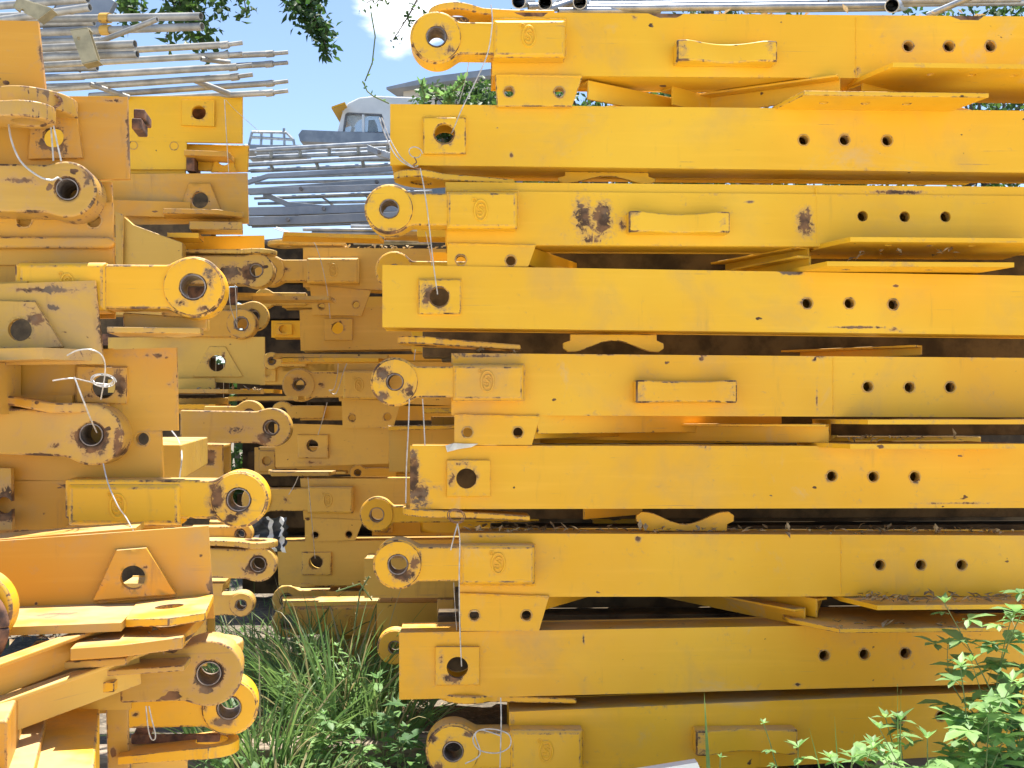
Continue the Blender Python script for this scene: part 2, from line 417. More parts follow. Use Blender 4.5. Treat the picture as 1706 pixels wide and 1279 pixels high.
class Thing:
    def __init__(s, name, label, cat, fr, ax, ay, group=None, w_=0.0, mat='yellow'):
        s.fr = fr; s.mat = mat
        u, v = fr.uv(ax, ay, w_); s.u0 = u; s.v0 = v
        s.root = bpy.data.objects.new(name, None); COL.objects.link(s.root); s.root.empty_display_size = 0.1
        s.root.location = fr.world(u, v, 0); s.root.rotation_euler = (0, 0, fr.yaw)
        tag(s.root, label, cat, group)
    def uv(s, px, py, w_=0.0):
        u, v = s.fr.uv(px, py, w_); return (u - s.u0, v - s.v0)
    def P(s, pts, w_): return [s.uv(x, y, w_) for x, y in pts]
    def H(s, holes, w_):
        return [(*s.uv(h[0], h[1], w_), h[2] * s.fr.scale(h[0], h[1], w_)) for h in holes]
    def B(s, blobs, w_):
        k = None; out = []
        for b in blobs:
            sc = s.fr.scale(b[0], b[1], w_); out.append((*s.uv(b[0], b[1], w_), b[2] * sc, b[3] * sc, b[4]))
        return out
    def fin(s, mb, name, mat=None, parent=None, bevel=0.003, label=None):
        mat = mat or s.mat
        o = mb.build(name, M[mat], parent or s.root, bevel, edge_mat=M.get(mat + '_edge'))
        if label: o['label'] = label
        return o
    def poly(s, name, pts, w0, w1, holes=(), blobs=(), mat=None, parent=None, bevel=0.003, step=0.05, ring=True, label=None):
        mb = MB(); P = s.P(pts, w1)
        area = sum(P[i][0] * P[(i + 1) % len(P)][1] - P[(i + 1) % len(P)][0] * P[i][1] for i in range(len(P)))
        if area < 0: P = P[::-1]
        extrude(mb, slab2d(P, s.H(holes, w1), step, s.B(blobs, w1), ring), UVW, w0, w1)
        return s.fin(mb, name, mat, parent, bevel, label)
    def chord(s, q, holes=(), thru=(), w_=0.0, depth=0.15, blobs=(), mat=None, name='chord', th=0.012, extend=0.0, closed=False):
        """square tube seen from the side; q = TL, TR, BR, BL in picture coordinates of its front face"""
        mb = MB(); P = s.P(q, w_)
        if extend:
            for i, j in ((1, 0), (2, 3)) if extend > 0 else ((0, 1), (3, 2)):
                dx = P[i][0] - P[j][0]; k = abs(extend / dx); P[i] = (P[i][0] + dx * k, P[i][1] + (P[i][1] - P[j][1]) * k)
        TL, TR, BR, BL = P; ccw = [BL, BR, TR, TL]
        H1 = s.H(holes, w_); H2 = s.H(thru, w_)
        extrude(mb, slab2d(ccw, H1 + H2, 0.055, s.B(blobs, w_), True, hole_rust=0.5), UVW, w_ - th, w_)
        ang = getattr(s.fr, 'angle', False)
        if not ang: extrude(mb, slab2d(ccw, [(a, b, c * 1.5) for a, b, c in H2], 0.4, (), False), UVW, w_ - depth, w_ - depth + th)
        for top in ((True,) if ang else (True, False)):
            a, b = (TL, TR) if top else (BL, BR); sg = -1 if top else 1; e = 0.002
            o0 = (a[0] + e, a[1] + sg * e); o1 = (b[0] - (e if not ang else 0.13), b[1] + sg * e)
            pl = [(o0[0], o0[1] + sg * th), (o1[0], o1[1] + sg * th), o1, o0]
            if sg > 0: pl = [o0, o1, pl[1], pl[0]]
            extrude(mb, slab2d(pl, [], 0.3, (), False), UVW, w_ - depth + th - 0.001, w_ - th + 0.001)
        if closed:
            e = 0.01
            x = TL[0]; mb.box((x + e, -(w_ - th), min(BL[1], BR[1]) + 0.015), (x + e + th, -(w_ - depth + th), TL[1] - 0.015))
        o = s.fin(mb, name, mat)
        for h in H1: s.rim(h, w_)
        return o
    def rim(s, h, w_, parent=None, name='hole_rim'):
        mb = MB(); c = []
        x, y, r = h; seg = 20
        vs = []; fs = []
        prof = [(1.34, w_ - 0.002), (1.28, w_ + 0.0014), (1.06, w_ + 0.0018), (1.0, w_ - 0.004), (1.0, w_ - 0.028), (1.15, w_ - 0.028)]
        for (q, ww) in prof:
            for k in range(seg):
                a = 2 * pi * k / seg; hx = 1.0 if q < 1.2 else (1.0 + 0.035 * cos(6 * a))
                vs.append((x + r * q * hx * cos(a), -ww, y + r * q * hx * sin(a)))
        for i in range(len(prof) - 1):
            for k in range(seg):
                k2 = (k + 1) % seg; fs.append((i * seg + k, i * seg + k2, (i + 1) * seg + k2, (i + 1) * seg + k))
        mb.add(vs, fs, [0.32] * len(vs))
        return mb.build(name, M['worn'], parent or s.root)
    def lug(s, hx, hy, Rp, ex, hp, w0=-0.02, w1=0.05, hr=None, slope=0.0, pad=None, emblem=None, mat=None, blobs=(), h2=None, mirror=False, boss=True, name='lug', hrust=1.0):
        """eye plate whose eye is at hx,hy and whose arm ends at picture x = ex"""
        sc = s.fr.scale(hx, hy, w1); u, v = s.uv(hx, hy, w1); ue, _ = s.uv(ex, hy, w1)
        Rr = Rp * sc; L = abs(ue - u); h = hp * sc; hb = (h2 * sc if h2 else h); dr = -1 if ue < u else 1
        po = lug_outline(Rr, L, h, hb); tn = math.tan(R(slope))
        P = [(u + dr * a, v + b + dr * a * tn) for a, b in po]
        ar = sum(P[i][0] * P[(i + 1) % len(P)][1] - P[(i + 1) % len(P)][0] * P[i][1] for i in range(len(P)))
        if ar < 0: P = P[::-1]
        hrr = (hr or Rp * 0.38) * sc
        mb = MB(); bl = s.B(blobs, w1)
        extrude(mb, slab2d(P, [(u, v, hrr)], 0.03, bl, True, hole_rust=hrust * .72), UVW, w0, w1)
        o = s.fin(mb, name, mat, bevel=0.005)
        if boss:
            n = 40; circ = [(u + Rr * 0.93 * cos(2 * pi * k / n), v + Rr * 0.93 * sin(2 * pi * k / n)) for k in range(n)]
            mb = MB(); extrude(mb, slab2d(circ, [(u, v, hrr * 1.005)], 0.02, bl, True, hole_rust=hrust * .72), UVW, w1 - 0.002, w1 + 0.005)
            s.fin(mb, 'boss', mat, parent=o, bevel=0.002)
        # the machined bore
        mb = MB(); seg = 24; vs = []; fs = []
        for i, (q, ww) in enumerate(((0.985, w0 - 0.001), (0.985, w1 + 0.0065 if boss else w1 + 0.001), (0.90, w1 + 0.0065 if boss else w1 + 0.001), (0.90, w0 - 0.001))):
            for k in range(seg): a = 2 * pi * k / seg; vs.append((u + hrr * q * cos(a), -ww, v + hrr * q * sin(a)))
        for i in range(4):
            for k in range(seg): k2 = (k + 1) % seg; j = (i + 1) % 4; fs.append((i * seg + k, i * seg + k2, j * seg + k2, j * seg + k))
        mb.add(vs, fs); s.fin(mb, 'bushing', 'bore', parent=o, bevel=0)
        if pad:
            x0, y0, x1, y1 = pad
            wp = w1 - 0.003
            pp = s.P([(x0, y1), (x1, y1), (x1, y0), (x0, y0)], w1 + 0.008); k = 0.008
            ppi = [(pp[0][0] + k, pp[0][1] + k), (pp[1][0] - k, pp[1][1] + k), (pp[2][0] - k, pp[2][1] - k), (pp[3][0] + k, pp[3][1] - k)]
            mb = MB(); wt = w1 + 0.008
            mb.add([UVW(a, b, 0.0) for a, b in pp] + [UVW(a, b, wt - 0.008) for a, b in pp] + [UVW(a, b, wt) for a, b in ppi],
                   [(0, 1, 5, 4), (1, 2, 6, 5), (2, 3, 7, 6), (3, 0, 4, 7), (4, 5, 9, 8), (5, 6, 10, 9), (6, 7, 11, 10), (7, 4, 8, 11), (8, 9, 10, 11), (3, 2, 1, 0)], [0.05] * 12)
            pd = s.fin(mb, 'pad', mat, parent=o, bevel=0.003); s.weld([(x0, y0), (x1, y0), (x1, y1), (x0, y1)], 0.001, o, closed=False)
        if emblem:
            exx, eyy, es = emblem; we = w1 + (0.008 if pad else 0.0)
            cu, cv = s.uv(exx, eyy, we); q = es * s.fr.scale(exx, eyy, we)
            mb = MB(); n = 28
            E = lambda a, b: UVW(cu + a * q, cv + b * q, we + 0.0008)
            mb.tube([E(0.62 * cos(2 * pi * k / n), 1.0 * sin(2 * pi * k / n)) for k in range(n + 1)], q * 0.11, 6)
            sp = [(0.30, 0.45), (0.12, 0.62), (-0.15, 0.55), (-0.26, 0.30), (-0.05, 0.10), (0.18, -0.08), (0.24, -0.35), (0.05, -0.58), (-0.2, -0.55), (-0.32, -0.40)]
            mb.tube([E(*p) for p in sp], q * 0.11, 6)
            mb.tube([E(*p) for p in [(0.34, 0.18), (0.12, 0.30), (-0.02, 0.18)]], q * 0.07, 6)
            mb.tube([E(*p) for p in [(-0.34, -0.12), (-0.12, -0.25), (0.02, -0.14)]], q * 0.07, 6)
            mb.tube([E(-0.62 + 0.22 * cos(2 * pi * k / 12), 0.98 + 0.22 * sin(2 * pi * k / 12)) for k in range(13)], q * 0.055, 6)
            mb.tube([E(-0.66, 0.90), E(-0.66, 1.07), E(-0.57, 1.03), E(-0.66, 0.98), E(-0.57, 0.90)], q * 0.04, 5)
            s.fin(mb, 'emblem', mat, parent=o, bevel=0)
        return o
    def weld(s, pts, w_, parent=None, r=.0032, closed=False):
        P = [s.uv(x, y, w_) for x, y in pts]; P = P + P[:1] if closed else P; Q = []
        for a, b in zip(P, P[1:]):
            n = max(2, int(math.hypot(b[0] - a[0], b[1] - a[1]) / .007))
            for k in range(n): q = k / n; Q.append(UVW(a[0] + (b[0] - a[0]) * q + random.gauss(0, .0005), a[1] + (b[1] - a[1]) * q + random.gauss(0, .0005), w_ + .0002))
        Q.append(UVW(*P[-1], w_)); mb = MB(); mb.tube(Q, [r * random.uniform(.75, 1.3) for _ in Q], 7); mb.r = [.25] * len(mb.v)
        return s.fin(mb, 'weld', parent=parent, bevel=0)
    def washer(s, pts, hole, w_, t=0.014, mat=None, blobs=(), name='pad_plate', bevel=0.004):
        """thick plate welded on the face, with the pin hole"""
        o = s.poly(name, pts, w_ - 0.002, w_ + t, [hole], blobs, mat, bevel=bevel, step=0.02); s.weld(pts, w_, o, closed=True); return o
    def flat(s, name, pts, y, t=0.012, holes=(), mat=None, blobs=(), bevel=0.002, dz=0.0, ux=None):
        """horizontal plate. pts = (picture x at the frame plane, w in metres); y = picture y of its underside at the plane"""
        mb = MB(); xm = pts[0][0]; _, v = s.uv(ux or xm, y, 0)
        P = [(s.uv(x, y, 0)[0], w_) for x, w_ in pts]
        H = [(s.uv(x, y, 0)[0], w_, r) for x, w_, r in holes]
        ar = sum(P[i][0] * P[(i + 1) % len(P)][1] - P[(i + 1) % len(P)][0] * P[i][1] for i in range(len(P)))
        if ar < 0: P = P[::-1]
        bl = [(s.uv(b[0], y, 0)[0], b[1], b[2], b[3], b[4]) for b in blobs]
        x0 = min(p[0] for p in P)
        extrude(mb, slab2d(P, H, 0.04, bl, True), lambda a, b, w_: (a, -b, v + w_ + (a - x0) * dz), t, 0.0)
        # outline is ccw seen from below, so the faces point out
        return s.fin(mb, name, mat, bevel=bevel)
    def flat_lug(s, hx, y, R_, ex, h, t=0.022, wc=-0.075, dz=0.0, mat=None, hr=0.03, name='flat_lug', bend=0.0):
        u, v = s.uv(hx, y, 0); ue, _ = s.uv(ex, y, 0)
        dr = -1 if ue < u else 1; P = [(u + dr * a, wc + b) for a, b in lug_outline(R_, abs(ue - u), h)]
        ar = sum(P[i][0] * P[(i + 1) % len(P)][1] - P[(i + 1) % len(P)][0] * P[i][1] for i in range(len(P)))
        if ar < 0: P = P[::-1]
        mb = MB()
        L = abs(ue - u)
        def fn(a, b, w_):
            q = max(0, min(1, dr * (a - u) / L)); th = t * (1 - 0.35 * q)
            return (a, -b, v + (w_ / t) * th + dr * (a - u) * dz + bend * sin(q * pi))
        extrude(mb, slab2d(P, [(u, wc, hr)], 0.03, (), True, hole_rust=0.5), fn, t, 0.0)
        return s.fin(mb, name, mat, bevel=0.004)
    def cleat(s, x0, y0, x1, y1, w_=0.0, out=0.055, mat=None):
        """step bracket on the face: block with a hollowed front edge"""
        (ua, va), (ub, vb) = s.uv(x0, y1, w_ + out), s.uv(x1, y0, w_ + out)
        L = ub - ua; pl = [(0, 0), (0.0, out), (0.02, out + 0.004), (L * 0.14, out + 0.002)]
        for k in range(1, 12):
            q = k / 12; pl.append((L * (0.14 + 0.72 * q), out + 0.002 - 0.028 * sin(pi * q) ** 1.5))
        pl += [(L * 0.86, out + 0.002), (L - 0.02, out + 0.004), (L, out), (L, 0)]
        P = [(a, b) for a, b in pl]
        ar = sum(P[i][0] * P[(i + 1) % len(P)][1] - P[(i + 1) % len(P)][0] * P[i][1] for i in range(len(P)))
        if ar < 0: P = P[::-1]
        mb = MB(); dn = slab2d(P, [], 0.02, [(0.012, out, 0.02, 0.02, 0.55), (L - 0.012, out, 0.02, 0.02, 0.5)], True, er=0.0)
        hgt = vb - va
        def fn(a, b, q):
            k = sin(pi * min(1, max(0, (a / L - 0.12) / 0.76))) if 0.12 < a / L < 0.88 else 0
            return (ua + a, -(w_ - 0.003 + b), va + q * hgt + (0.5 - q) * 0.012 * k * (b / out))
        extrude(mb, dn, fn, 1.0, 0.0)
        return s.fin(mb, 'step_bracket', mat, bevel=0.005)
    def wave(s, x0, x1, y0, y1, w_, up=True, t=0.014, mat=None):
        """step bracket seen from its end plane: wavy plate in the front plane"""
        (ua, va), (ub, vb) = s.uv(x0, y1, w_), s.uv(x1, y0, w_); L = ub - ua; Hh = vb - va
        pr = [(0.07, 0.0), (0.07, 0.34), (0.0, 0.50), (0.0, 0.80), (0.05, 1.0), (0.13, 0.98)]
        mid = [(0.13 + 0.74 * k / 14, 0.98 - 0.62 * sin(pi * k / 14) ** 1.4) for k in range(1, 14)]
        pr = pr + mid + [(1 - a, b) for a, b in reversed(pr)]
        P = [(ua + a * L, (va + b * Hh) if up else (vb - b * Hh)) for a, b in pr]
        ar = sum(P[i][0] * P[(i + 1) % len(P)][1] - P[(i + 1) % len(P)][0] * P[i][1] for i in range(len(P)))
        if ar < 0: P = P[::-1]
        mb = MB(); extrude(mb, slab2d(P, [], 0.03), UVW, w_ - t, w_)
        return s.fin(mb, 'step_bracket', mat, bevel=0.002)
    def brace(s, xa, wa, xb, wb, y, hgt=0.055, wd=0.05, mat=None, name='brace', dy=0.0):
        """angle brace lying in the plane of the panel"""
        ua, v = s.uv(xa, y, 0); ub, _ = s.uv(xb, y, 0); mb = MB()
        a = Vector((ua, -wa, v)); b = Vector((ub, -wb, v + dy)); d = (b - a).normalized(); sdv = d.cross(Vector((0, 0, 1)))
        mb.bar(a, b, 0.007, hgt); mb.bar(a - sdv * wd / 2 + Vector((0, 0, hgt / 2 - 0.004)), b - sdv * wd / 2 + Vector((0, 0, hgt / 2 - 0.004)), wd - 0.009, 0.007)
        return s.fin(mb, name, mat, bevel=0.0015)

# ------------------------------------------------------------------ right-hand stack
FR = Frame(3.1, 2.5)
XR = 1980
GA = 'eye-ended crane mast panels in the right stack'; GB = 'square-ended crane mast panels in the right stack'
def lerpy(p, q, x): return p[1] + (q[1] - p[1]) * (x - p[0]) / (q[0] - p[0])

def panel_a(label, x0, top, bot, lug, arm, gus, holes, handle, plate, braces, flat=None, mat='yellow', blobs=(), lugblobs=(), strip=0, w_=0.0, wave=None, fl_b=0.0, hrust=.7):
    """top/bot = ((x,y),(x,y)) lines of the chord"""
    T = Thing('mast_panel', label, 'crane panel', FR, x0, bot[0][1], GA, mat=mat)
    tl = (x0, lerpy(*top, x0)); bl = (x0, lerpy(*bot, x0)); tr = (XR, lerpy(*top, XR)); br = (XR, lerpy(*bot, XR))
    T.chord([tl, tr, br, bl], holes=[(x, y, 8) for x, y in holes], w_=w_ - (0.006 if strip else 0), blobs=blobs)
    if strip:
        T.poly('face_plate', [(x0 + 2, tl[1] + strip), (XR - 4, tr[1] + strip), (XR - 4, br[1] - 1), (x0 + 2, bl[1] - 1)], w_ - 0.008, w_ + 0.001, holes=[(x, y, 9) for x, y in holes], blobs=blobs, ring=False, bevel=0.003)
    hx, hy, Rp, hr = lug; ax, hp, ey = arm
    T.lug(hx, hy, Rp, ax - 6, hp, w0=-0.03, w1=0.048, hr=hr, pad=(x0 + 2, hy - hp - 3, ax, hy + hp + 5), emblem=(ax - 61, hy + ey, 17), blobs=lugblobs, hrust=hrust)
    g = gus['p']; T.poly('gusset', g, w_ - 0.012, w_ + 0.007, [(x, y, 8) for x, y in gus['h']], step=0.03)
    for h in T.H([(x, y, 8) for x, y in gus['h']], w_ + 0.007): T.rim(h, w_ + 0.007)
    T.weld([(x0 + 6, g[0][1] + 1), (g[1][0] - 2, g[1][1] + 1)], w_ + .006)
    if plate: T.weld([(plate[0] - 2, lerpy(*top, plate[0]) + 4), (plate[0] - 2, lerpy(*bot, plate[0]) - 4)], w_, r=.0018)
    if handle: T.cleat(*handle, w_=w_)
    if plate:
        xt, xn, y, xr = plate
        T.flat('connection_plate', [(xt, -0.02), (xn, 0.13), (xr, 0.13), (xr + 40, -0.02), (xr + 40, -0.2), (xt, -0.2)], y, 0.013,
               holes=[(xn + 75 + k * 68, 0.07, 0.011) for k in range(3)])
    for b in braces: T.brace(*b)
    if flat: T.flat_lug(*flat[:5], dz=flat[5], bend=fl_b)
    if wave: T.wave(*wave)
    # the chord on the far side of the panel
    yb = (bl[1] + br[1]) / 2; mb = MB(); u0, v0 = T.uv(x0, bl[1]); u1, v1 = T.uv(XR, br[1]); hh = T.uv(x0, tl[1])[1] - v0
    mb.box((u0 + 0.02, 1.28, v0 + 0.004), (u1, 1.42, v0 + hh - 0.004)); T.fin(mb, 'rear_chord')
    inner(T, x0, u0, u1, v0, hh, bl)
    return T
def inner(T, x0, u0, u1, v0, hh, bl):
    if bl[1] < 300: return
    for k, y in enumerate((.36, .82)):
        mb = MB(); mb.box((u0 + 0.10 + .05 * k, y, v0 - 0.065 + .01 * k), (u1, y + .13, v0 + hh - 0.02)); T.fin(mb, 'gap_blocker', 'gap_shade')  # boxes added inside the panel to block light, coloured as gap shade
def panel_b(label, x0, top, bot, padp, hole, holes, plate, braces, mat='yellow', blobs=(), w_=-0.012, wave=None, pblobs=()):
    T = Thing('mast_panel', label, 'crane panel', FR, x0, bot[0][1], GB, mat=mat)
    tl = (x0, lerpy(*top, x0)); bl = (x0, lerpy(*bot, x0)); tr = (XR, lerpy(*top, XR)); br = (XR, lerpy(*bot, XR))
    T.chord([tl, tr, br, bl], holes=[(x, y, 8) for x, y in holes], thru=[hole], w_=w_, blobs=blobs)
    a, b, c, d = padp
    T.washer([(a, b), (c, b), (c, d), (a, d)], hole, w_, blobs=pblobs)
    if plate:
        xt, xn, y, xr = plate
        T.flat('connection_plate', [(xt, -0.02), (xn, 0.13), (xr, 0.13), (xr - 25, -0.02), (xr - 25, -0.2), (xt, -0.2)], y, 0.013,
               holes=[(xn + 45 + k * 68, 0.06, 0.011) for k in range(3)])
    for bb in braces: T.brace(*bb)
    if wave: T.wave(*wave)
    mb = MB(); u0, v0 = T.uv(x0, bl[1]); u1, v1 = T.uv(XR, br[1]); hh = T.uv(x0, tl[1])[1] - v0
    mb.box((u0 + 0.02, 1.28, v0 + 0.004), (u1, 1.42, v0 + hh - 0.004)); T.fin(mb, 'rear_chord')
    inner(T, x0, u0, u1, v0, hh, bl)
    return T

A1 = panel_a('topmost panel of the right stack, its clean yellow eye against the sky', 820, ((820, 20), (1706, 27)), ((900, 126), (1600, 131)),
    (727, 62, 44, 17), (942, 27, -2), dict(p=[(825, 124), (971, 126), (953, 177), (828, 177)], h=[(848, 153), (932, 153)]),
    [(1513, 77), (1581, 77), (1650, 77)], (1128, 67, 1296, 100), (1428, 1458, 135, 1760),
    [(980, -0.02, 1560, -0.62, 146), (1130, -0.10, 1900, -1.0, 142)], (762, 17, 0.085, 925, 0.055, 0.0), blobs=[(1428, 118, 9, 16, 0.7), (1058, 26, 5, 10, .8)], lugblobs=[(745, 85, 30, 16, 0.5), (700, 85, 16, 14, .45)], fl_b=-0.004)
B1 = panel_b('square-ended panel directly under the topmost one, sky showing through its pin hole', 650, ((650, 173), (1600, 183)), ((700, 275), (1600, 286)),
    (705, 195, 776, 256), (740, 222, 16), [(1339, 233), (1407, 233), (1478, 234)], (1292, 1316, 180, 1612),
    [(1400, -0.0, 840, -0.55, 146), (1440, -0.02, 1990, -0.6, 150)], wave=(930, 1092, 287, 305, -0.075, False), blobs=[(852, 258, 5, 8, .9), (829, 213, 4, 4, .9), (655, 282, 14, 8, .6)], pblobs=[(779, 202, 6, 5, .9)])
A2 = panel_a('panel with a big dark rust patch beside its step bracket', 742, ((742, 303), (1706, 311)), ((890, 409), (1706, 413)),
    (649, 348, 42, 16), (862, 27, 2), dict(p=[(745, 405), (893, 408), (880, 444), (745, 444)], h=[(768, 433), (851, 434)]),
    [(1437, 360), (1507, 361), (1575, 361)], (1048, 352, 1217, 386), (1362, 1390, 414, 1686),
    [(880, -0.02, 1250, -1.28, 424), (1353, -0.03, 1000, -1.28, 424)], (700, 295, 0.08, 858, 0.052, -0.045), strip=15,
    blobs=[(972, 364, 26, 50, .80), (1004, 366, 26, 48, .88), (985, 398, 30, 16, .75), (1340, 372, 20, 34, .95), (1346, 350, 9, 14, .8), (1035, 372, 14, 20, .6), (1495, 320, 62, 5, .9), (1250, 336, 12, 3, .6)], lugblobs=[(650, 385, 38, 8, .7), (620, 330, 12, 18, .4)])
B2 = panel_b('square-ended panel above the hanging wavy step bracket, soot round its pin hole', 637, ((637, 441), (1706, 459)), ((650, 545), (1706, 558)),
    (697, 465, 768, 523), (732, 494, 16), [(1345, 505), (1415, 505), (1488, 507)], (1325, 1353, 453, 1652),
    [(1350, 0.0, 1050, -1.28, 442), (880, -0.1, 1500, -1.28, 442)], w_=0.012, wave=(938, 1106, 557, 586, -0.06, False), blobs=[(1430, 545, 62, 3, .9), (1490, 549, 18, 7, .6), (1493, 476, 6, 3, 1), (645, 548, 14, 6, .8)], pblobs=[(712, 492, 14, 26, .8), (735, 512, 20, 10, .6)])
A3 = panel_a('middle eye panel with a scraped rust-flecked eye, two square rust marks above', 752, ((752, 588), (1706, 596)), ((900, 692), (1706, 695)),
    (658, 636, 41, 14), (873, 26, -1), dict(p=[(757, 690), (900, 693), (886, 741), (757, 741)], h=[(779, 720), (863, 720)]),
    [(1446, 644), (1515, 645), (1583, 645)], (1060, 633, 1229, 671), (1390, 1418, 706, 1790),
    [(890, -0.02, 1400, -1.0, 715), (895, -0.0, 1360, -0.35, 706)], (707, 573, 0.08, 868, 0.052, -0.05),
    mat='amber', blobs=[(1168, 595, 6, 9, 1), (1357, 597, 6, 9, 1), (800, 592, 60, 4, .8), (1000, 591, 100, 3, .7), (1361, 665, 3, 30, .55), (755, 592, 14, 8, .9)], lugblobs=[(637, 620, 22, 24, .75), (680, 650, 18, 20, .9), (640, 660, 20, 12, .7)], hrust=.9)
B3 = panel_b('panel with a dark rusty left end and paper scrap on top', 683, ((683, 742), (1706, 743)), ((690, 848), (1706, 846)),
    (745, 767, 816, 826), (777, 797, 17), [(1386, 793), (1455, 794), (1524, 794)], (1363, 1390, 745, 1682),
    [(1385, -0.02, 900, -0.5, 722), (1385, -0.05, 1650, -1.28, 722)], mat='golden', blobs=[(688, 795, 14, 60, .95), (700, 820, 24, 36, .7), (725, 812, 30, 10, .5), (1600, 838, 90, 3, .65)], pblobs=[(752, 800, 14, 26, .75), (765, 772, 30, 8, .5)])
A4 = panel_a('leaf-strewn eye panel, its eye blackened round the hole', 765, ((770, 888), (1706, 892)), ((900, 994), (1706, 993)),
    (663, 940, 42, 17), (891, 29, -2), dict(p=[(765, 988), (915, 993), (898, 1051), (768, 1051)], h=[(790, 1025), (877, 1025)]),
    [(1466, 941), (1534, 941), (1602, 941)], None, (1403, 1433, 1003, 1790),
    [(955, -1.1, 1365, -0.02, 1018), (1370, -0.05, 1640, -1.28, 1012), (905, -0.05, 1365, -1.2, 1006)], (715, 862, 0.08, 884, 0.052, -0.045), mat='golden', wave=(1060, 1223, 852, 885, -0.07, True),
    blobs=[(1063, 895, 8, 10, .85), (800, 892, 70, 4, .6)], lugblobs=[(672, 958, 24, 16, 1), (690, 940, 14, 20, .8), (700, 925, 5, 20, .6)])
B4 = panel_b('lowest square-ended panel, a worn raised square round its pin hole', 665, ((665, 1054), (1706, 1036)), ((680, 1165), (1706, 1138)),
    (726, 1078, 798, 1140), (762, 1112, 18), [(1373, 1092), (1440, 1090), (1508, 1088)], (1318, 1373, 1040, 1640),
    [(1345, -0.02, 1000, -1.0, 1030)], mat='amber', blobs=[(972, 1065, 3, 18, .7), (667, 1110, 3, 60, .75), (1330, 1140, 10, 4, .8)], pblobs=[(755, 1128, 26, 12, .95), (735, 1100, 8, 30, .5)])
A5 = panel_a('lowest panel of the right stack, coil of wire on its eye arm', 848, ((846, 1186), (1706, 1150)), ((900, 1300), (1706, 1252)),
    (755, 1251, 46, 17), (971, 31, 0), dict(p=[(850, 1296), (1010, 1294), (990, 1345), (850, 1345)], h=[(880, 1325), (960, 1325)]),
    [(1500, 1195), (1568, 1193), (1636, 1190)], (1160, 1216, 1330, 1260), None,
    [(1350, -0.02, 1000, -1.2, 1310)], (778, 1172, 0.085, 962, 0.055, -0.03), mat='golden', blobs=[(850, 1200, 10, 20, .6), (1040, 1290, 30, 20, .5)], lugblobs=[(722, 1230, 9, 10, .9), (780, 1222, 12, 6, .8), (730, 1275, 14, 12, .8)])
# a further wavy bracket showing in the gap above the leafy panel
A4.wave(982, 1068, 850, 876, -0.45, True)
# extra struts in the lower gaps
B3.brace(1600, -0.4, 1000, -1.1, 862, 0.03); A3.brace(1560, -0.1, 1000, -1.0, 580, 0.03); 
A4.brace(985, -0.2, 1700, -1.2, 862, 0.05)

# ground blocks under the stack
def block(label, x, y, fr, w0, wd=0.35, h=0.16, L=1.5, name='timber_block', cat='timber'):
    u, v = fr.uv(x, y, 0); mb = MB(); p = fr.world(u, 0, 0)
    mb.box((-wd / 2, -w0, 0), (wd / 2, -w0 + L, h)); o = mb.build(name, M['timber'], None, 0.008, loc=p); o.rotation_euler = (0, 0, fr.yaw)
    tag(o, label, cat, 'timber blocks under the stacks'); return o
zb = FR.uv(900, 1345, 0)[1]
block('thick timber block carrying the right stack near its eye end', 1010, 1300, FR, 0.0, h=max(0.04, zb))
block('thick timber block under the right stack behind the leafy plants', 1560, 1300, FR, -0.02, h=FR.uv(1560, 1262, 0)[1])
for i, (T_, yb_) in enumerate(()): pass

# ------------------------------------------------------------------ near left stack
FL = Frame(2.25, 8, px=215)
FB = Frame(2.02, 12, px=345); FL.angle = FB.angle = True
GL = 'steel pieces in the near left stack'
XL = -330
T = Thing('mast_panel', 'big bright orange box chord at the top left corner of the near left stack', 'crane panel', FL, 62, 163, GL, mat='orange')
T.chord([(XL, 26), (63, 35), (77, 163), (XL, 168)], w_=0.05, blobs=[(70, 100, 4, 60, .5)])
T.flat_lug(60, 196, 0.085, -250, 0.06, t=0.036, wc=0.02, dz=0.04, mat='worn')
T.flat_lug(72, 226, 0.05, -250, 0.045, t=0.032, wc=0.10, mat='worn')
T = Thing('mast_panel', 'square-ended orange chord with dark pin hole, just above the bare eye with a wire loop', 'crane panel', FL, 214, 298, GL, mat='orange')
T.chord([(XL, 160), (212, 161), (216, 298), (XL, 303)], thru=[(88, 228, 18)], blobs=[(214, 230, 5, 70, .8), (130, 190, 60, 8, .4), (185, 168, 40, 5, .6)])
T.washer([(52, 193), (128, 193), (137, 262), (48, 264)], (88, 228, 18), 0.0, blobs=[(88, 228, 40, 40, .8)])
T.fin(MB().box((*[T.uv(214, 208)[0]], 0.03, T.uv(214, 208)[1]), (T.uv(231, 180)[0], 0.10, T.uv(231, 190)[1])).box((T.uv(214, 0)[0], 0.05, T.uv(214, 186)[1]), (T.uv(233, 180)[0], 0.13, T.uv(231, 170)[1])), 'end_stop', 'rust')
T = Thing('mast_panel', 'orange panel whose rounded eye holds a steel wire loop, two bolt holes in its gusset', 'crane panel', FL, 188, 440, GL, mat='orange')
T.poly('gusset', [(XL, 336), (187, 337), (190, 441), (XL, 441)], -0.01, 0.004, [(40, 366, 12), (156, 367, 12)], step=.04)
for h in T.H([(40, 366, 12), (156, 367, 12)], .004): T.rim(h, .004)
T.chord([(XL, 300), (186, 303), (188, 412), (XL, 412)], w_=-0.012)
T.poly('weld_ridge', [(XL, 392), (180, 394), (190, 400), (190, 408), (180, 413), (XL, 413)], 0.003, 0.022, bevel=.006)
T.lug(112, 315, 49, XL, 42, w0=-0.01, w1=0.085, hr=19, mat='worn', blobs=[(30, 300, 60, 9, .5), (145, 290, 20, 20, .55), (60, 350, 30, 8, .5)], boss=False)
T = Thing('mast_panel', 'panel with the longest thick eye arm, chipped round its open eye hole', 'crane panel', FL, 188, 530, GL, mat='orange')
